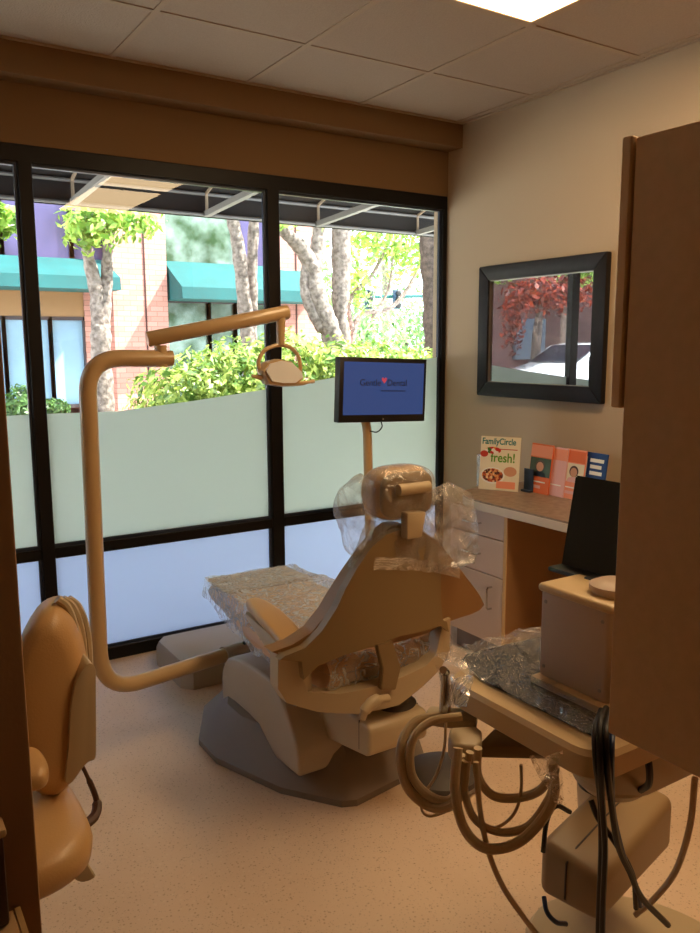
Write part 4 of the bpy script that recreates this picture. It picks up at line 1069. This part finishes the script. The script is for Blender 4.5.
tree('leafy branch tip of a tree outside the leftmost pane',
     [([(-60, 520, 7.0), (-60, 300, 7.0), (-40, 250, 7.0), (-8, 225, 7.0), (10, 215, 7.0)], [.09, .07, .04, .02, .01])],
     'bark', [(UP(6, 222, 7.0), (.16, .2, .16), 110), (UP(-30, 215, 7.0), (.3, .3, .3), 160)], 0, .06, 6)
tree('pale slender tree pair left of the centre mullion',
     [([(252, 520, 8.6), (251, 400, 8.6), (248, 345, 8.6), (243, 290, 8.6), (238, 245, 8.6), (232, 215, 8.6), (230, 180, 8.6)], [.10, .095, .085, .08, .075, .07, .07]),
      ([(250, 380, 8.7), (252, 320, 8.7), (252, 270, 8.7), (254, 215, 8.7), (254, 180, 8.7)], [.07, .065, .065, .06, .06])],
     'bark', [(UP(240, 150, 8.6), (1.2, 1, .5), 700)], 0, .05, 8)
tree('big forked tree with knobbly grey trunk in the right pane',
     [([(350, 520, 7.9), (345, 420, 7.9), (340, 365, 7.9), (333, 340, 7.9), (324, 315, 7.9), (315, 290, 7.9), (312, 268, 7.9), (301, 248, 7.85), (289, 236, 7.8), (278, 225, 7.7), (262, 205, 7.6)], [.16, .15, .13, .125, .115, .11, .10, .085, .07, .055, .05]),
      ([(313, 275, 7.9), (317, 250, 7.9), (319, 230, 7.9), (319, 180, 7.9)], [.09, .08, .075, .07]),
      ([(341, 375, 7.95), (343, 345, 7.95), (340, 315, 7.95), (341, 285, 7.95), (341, 240, 7.95), (341, 180, 7.95)], [.10, .095, .085, .11, .105, .10]),
      ([(322, 330, 7.9), (310, 308, 7.9), (304, 285, 7.9), (306, 262, 7.9)], [.06, .06, .05, .04])],
     'bark', [(UP(300, 215, 7.5), (.38, .3, .16), 120), (UP(280, 222, 7.3), (.2, .25, .12), 70), (UP(320, 150, 8), (1.3, 1.1, .5), 700)], 0, .045, 11)
tree('straight dark trunk beside the right end of the window',
     [([(440, 520, 8.4), (438, 420, 8.4), (436, 355, 8.4), (434, 300, 8.4), (431, 250, 8.4), (428, 200, 8.4), (427, 170, 8.4)], [.18, .17, .155, .15, .145, .14, .14])],
     'barkdark', [(UP(430, 165, 8.4), (1.0, .8, .45), 500)], 0, .05, 14)
tree('thin leaning tree with airy pale green crown before the traffic lights',
     [([(350, 470, 14), (351, 380, 14), (353, 335, 14), (362, 315, 14), (390, 308, 14), (410, 285, 14), (425, 250, 14)], [.07, .06, .06, .05, .05, .04, .025]),
      ([(352, 330, 14), (350, 300, 14), (372, 275, 14), (385, 250, 14), (395, 225, 14)], [.05, .045, .04, .03, .025]),
      ([(372, 318, 14), (388, 290, 14), (393, 255, 14)], [.03, .03, .02])],
     'bark', [(UP(375, 240, 14), (1.1, .8, .5), 420), (UP(410, 255, 14), (.9, .8, .6), 380), (UP(355, 285, 14), (.5, .6, .6), 200), (UP(405, 215, 14), (1.3, .9, .5), 420)], 0, .08, 17)
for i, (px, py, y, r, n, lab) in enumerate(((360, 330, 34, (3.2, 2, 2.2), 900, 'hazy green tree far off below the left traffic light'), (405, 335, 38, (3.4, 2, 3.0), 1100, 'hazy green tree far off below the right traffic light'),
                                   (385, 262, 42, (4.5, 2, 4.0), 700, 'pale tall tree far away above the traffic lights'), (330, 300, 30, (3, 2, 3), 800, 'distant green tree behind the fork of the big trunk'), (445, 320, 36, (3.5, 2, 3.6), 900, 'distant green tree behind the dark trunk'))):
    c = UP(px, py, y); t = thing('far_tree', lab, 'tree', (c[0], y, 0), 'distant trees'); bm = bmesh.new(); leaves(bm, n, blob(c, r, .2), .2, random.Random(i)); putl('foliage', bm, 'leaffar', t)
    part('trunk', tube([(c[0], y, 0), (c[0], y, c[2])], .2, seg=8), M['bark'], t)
# traffic lights
M['tlight'] = mat('signal_housing', (34, 60, 84), .5)
for px, lab in ((368.5, 'left traffic light of the two on the far mast arm'), (396.5, 'right traffic light of the two on the far mast arm')):
    c = U('y', 30, px, 299.5); t = thing('traffic_light', lab, 'traffic light', c, 'traffic lights on the mast arm')
    part('housing', box(c.x-.17, 29.9, c.z-.42, c.x+.17, 30.1, c.z+.42, .02), M['tlight'], t)
    for k in (-1, 0, 1): part('lens', lathe([(.12, 0), (.13, .1), (.1, .12)], (c.x, 29.9, c.z+.27*k), 16, axis=(0, -1, 0)), M['black'], t)
a_, b_ = U('y', 30.15, 350, 297), U('y', 30.15, 455, 296)
bm = tube([a_, b_], .07, seg=10); tube([b_, (b_.x, 30.15, 0)], .1, bm=bm, seg=10)
single('signal_mast', bm, M['teal'], 'thin teal mast arm carrying both traffic lights', 'pole', (b_.x, 30.15, 0))
# car in the mirrored street
def car(x, y):
    t = thing('car', 'white car parked on the street, mirrored in the picture glass', 'car', (x-2.1, y+.85, 0))
    prof = [(0, .35), (.02, .62), (-.15, .78), (-.95, .95), (-1.25, 1.02), (-1.95, 1.42), (-2.4, 1.48), (-3.2, 1.44), (-3.9, 1.12), (-4.3, 1.0), (-4.4, .6), (-4.3, .3), (-3.9, .28), (-.5, .25)]
    def rg(yy, k): return [(x+p[0], yy, (p[1]-.6)*k+.6 if p[1] > 1.03 else p[1]) for p in prof]
    part('body', loft([[(x+p[0]*.97-.06, y+.0, p[1]*.96+.01) for p in prof], [(x+p[0], y+.12, p[1]) for p in prof], [(x+p[0], y+1.6, p[1]) for p in prof], [(x+p[0]*.97-.06, y+1.72, p[1]*.96+.01) for p in prof]]), M['carpaint'], t, ang=30)
    part('windshield', prism([(-1.22+x, 1.03), (-1.9+x, 1.40), (-1.93+x, 1.43), (-1.20+x, 1.06)], 'y', y+.18, y+1.54), M['carglass'], t)
    part('side_window', prism([(-1.5+x, 1.0), (-2.0+x, 1.34), (-3.1+x, 1.36), (-3.6+x, 1.05)], 'y', y-.012, y+.05), M['carglass'], t)
    for wx in (-.85, -3.55):
        w = part('wheel', lathe([(.2, -.1), (.33, -.09), (.34, 0), (.33, .09), (.2, .1)], (x+wx, y+.1, .34), 28, axis=(0, -1, 0)), M['tyre'], t)
        part('hubcap', lathe([(.2, 0), (.18, .02), (.05, .03)], (x+wx, y-.0, .34), 20, axis=(0, -1, 0)), M['silver'], w)
    part('headlight', box(x-.3, y-.01, .62, x+.0, y+.3, .74, .02), M['glass'], t)
    part('grille', box(x-.02, y+.35, .45, x+.03, y+1.35, .62, .01), M['tyre'], t)
car(-6.6, 12.0)
t = thing('maple_tree', 'red leaved maple on the street, mirrored in the picture glass', 'tree', (-8.7, 14.2, 0))
part('trunk', tube([(-8.7, 14.2, 0), (-8.65, 14.2, 1.2), (-8.8, 14.2, 2.8)], [.14, .12, .08], seg=10, smooth=3), M['barkdark'], t)
bm = bmesh.new(); leaves(bm, 1000, blob((-9.1, 14.2, 2.65), (1.5, 1., .5), .2), .1, random.Random(5)); leaves(bm, 500, blob((-7.7, 14, 2.1), (.3, .4, .9), .2), .08, random.Random(6)); putl('foliage', bm, 'leafred', t)
t = thing('street_tree', 'green tree before the nose of the parked car, mirrored in the picture glass', 'tree', (-5.75, 13.0, 0))
part('trunk', tube([(-5.75, 13.0, 0), (-5.8, 13.0, 3.4)], .08, seg=10), M['barkdark'], t)
bm = bmesh.new(); leaves(bm, 1200, blob((-5.9, 13.0, 3.2), (1.2, .7, .5), .2), .1, random.Random(7)); putl('foliage', bm, 'leaf2', t)
t = thing('street_tree', 'green tree behind the roof of the parked car, mirrored in the picture glass', 'tree', (-12.0, 16.4, 0))
part('trunk', tube([(-12.0, 16.4, 0), (-12.0, 16.4, 3.4)], .1, seg=10), M['barkdark'], t)
bm = bmesh.new(); leaves(bm, 1300, blob((-12.2, 16.3, 3.9), (1.9, .8, .9), .2), .12, random.Random(8)); putl('foliage', bm, 'leaf2', t)

# ------------------------------------------------------------------ light, world, camera
w = bpy.data.worlds.new('sky'); bpy.context.scene.world = w; w.use_nodes = True
wn = w.node_tree.nodes; wl_ = w.node_tree.links; bgn = wn['Background']
tc = wn.new('ShaderNodeTexCoord'); nz = wn.new('ShaderNodeTexNoise'); nz.inputs['Scale'].default_value = 2.5; nz.inputs['Detail'].default_value = 5
rp = wn.new('ShaderNodeValToRGB'); rp.color_ramp.elements[0].position = .42; rp.color_ramp.elements[1].position = .6
rp.color_ramp.elements[0].color = (.62, .78, 1, 1); rp.color_ramp.elements[1].color = (1, 1, 1, 1)
wl_.new(tc.outputs['Generated'], nz.inputs['Vector']); wl_.new(nz.outputs['Fac'], rp.inputs['Fac']); wl_.new(rp.outputs['Color'], bgn.inputs['Color'])
SKY, SUN = 4.6, 19.0
bgn.inputs['Strength'].default_value = SKY
sl = bpy.data.lights.new('sun', 'SUN'); sl.energy = SUN; sl.angle = .01; sl.color = (1, .95, .86)
so_ = bpy.data.objects.new('sun', sl); C.objects.link(so_); so_.location = (2, -4, 12)
so_.rotation_euler = Vector((-.6, .3, -.8)).to_track_quat('-Z', 'Y').to_euler()

cd = bpy.data.cameras.new('camera'); co = bpy.data.objects.new('camera', cd); C.objects.link(co)
cd.sensor_fit = 'HORIZONTAL'; cd.sensor_width = 36; cd.lens = F/700*36; cd.clip_start = .02; cd.clip_end = 500
Rm = Matrix((Vector(_rt), Vector(_up), Vector(-_fw))).transposed().to_4x4(); Rm.translation = Vector(CAM); co.matrix_world = Rm
sc_ = bpy.context.scene; sc_.camera = co
sc_.view_settings.view_transform = 'Standard'; sc_.view_settings.look = 'None'; sc_.view_settings.gamma = 1; sc_.view_settings.use_curve_mapping = False
sc_.view_settings.exposure = 0.5
try:
    sc_.cycles.use_denoising = True; sc_.cycles.denoiser = 'OPENIMAGEDENOISE'
    sc_.cycles.max_bounces = 10; sc_.cycles.diffuse_bounces = 5; sc_.cycles.glossy_bounces = 5; sc_.cycles.transparent_max_bounces = 24; sc_.cycles.transmission_bounces = 6
    sc_.cycles.sample_clamp_indirect = 6; sc_.cycles.caustics_reflective = False; sc_.cycles.caustics_refractive = False
except Exception: pass
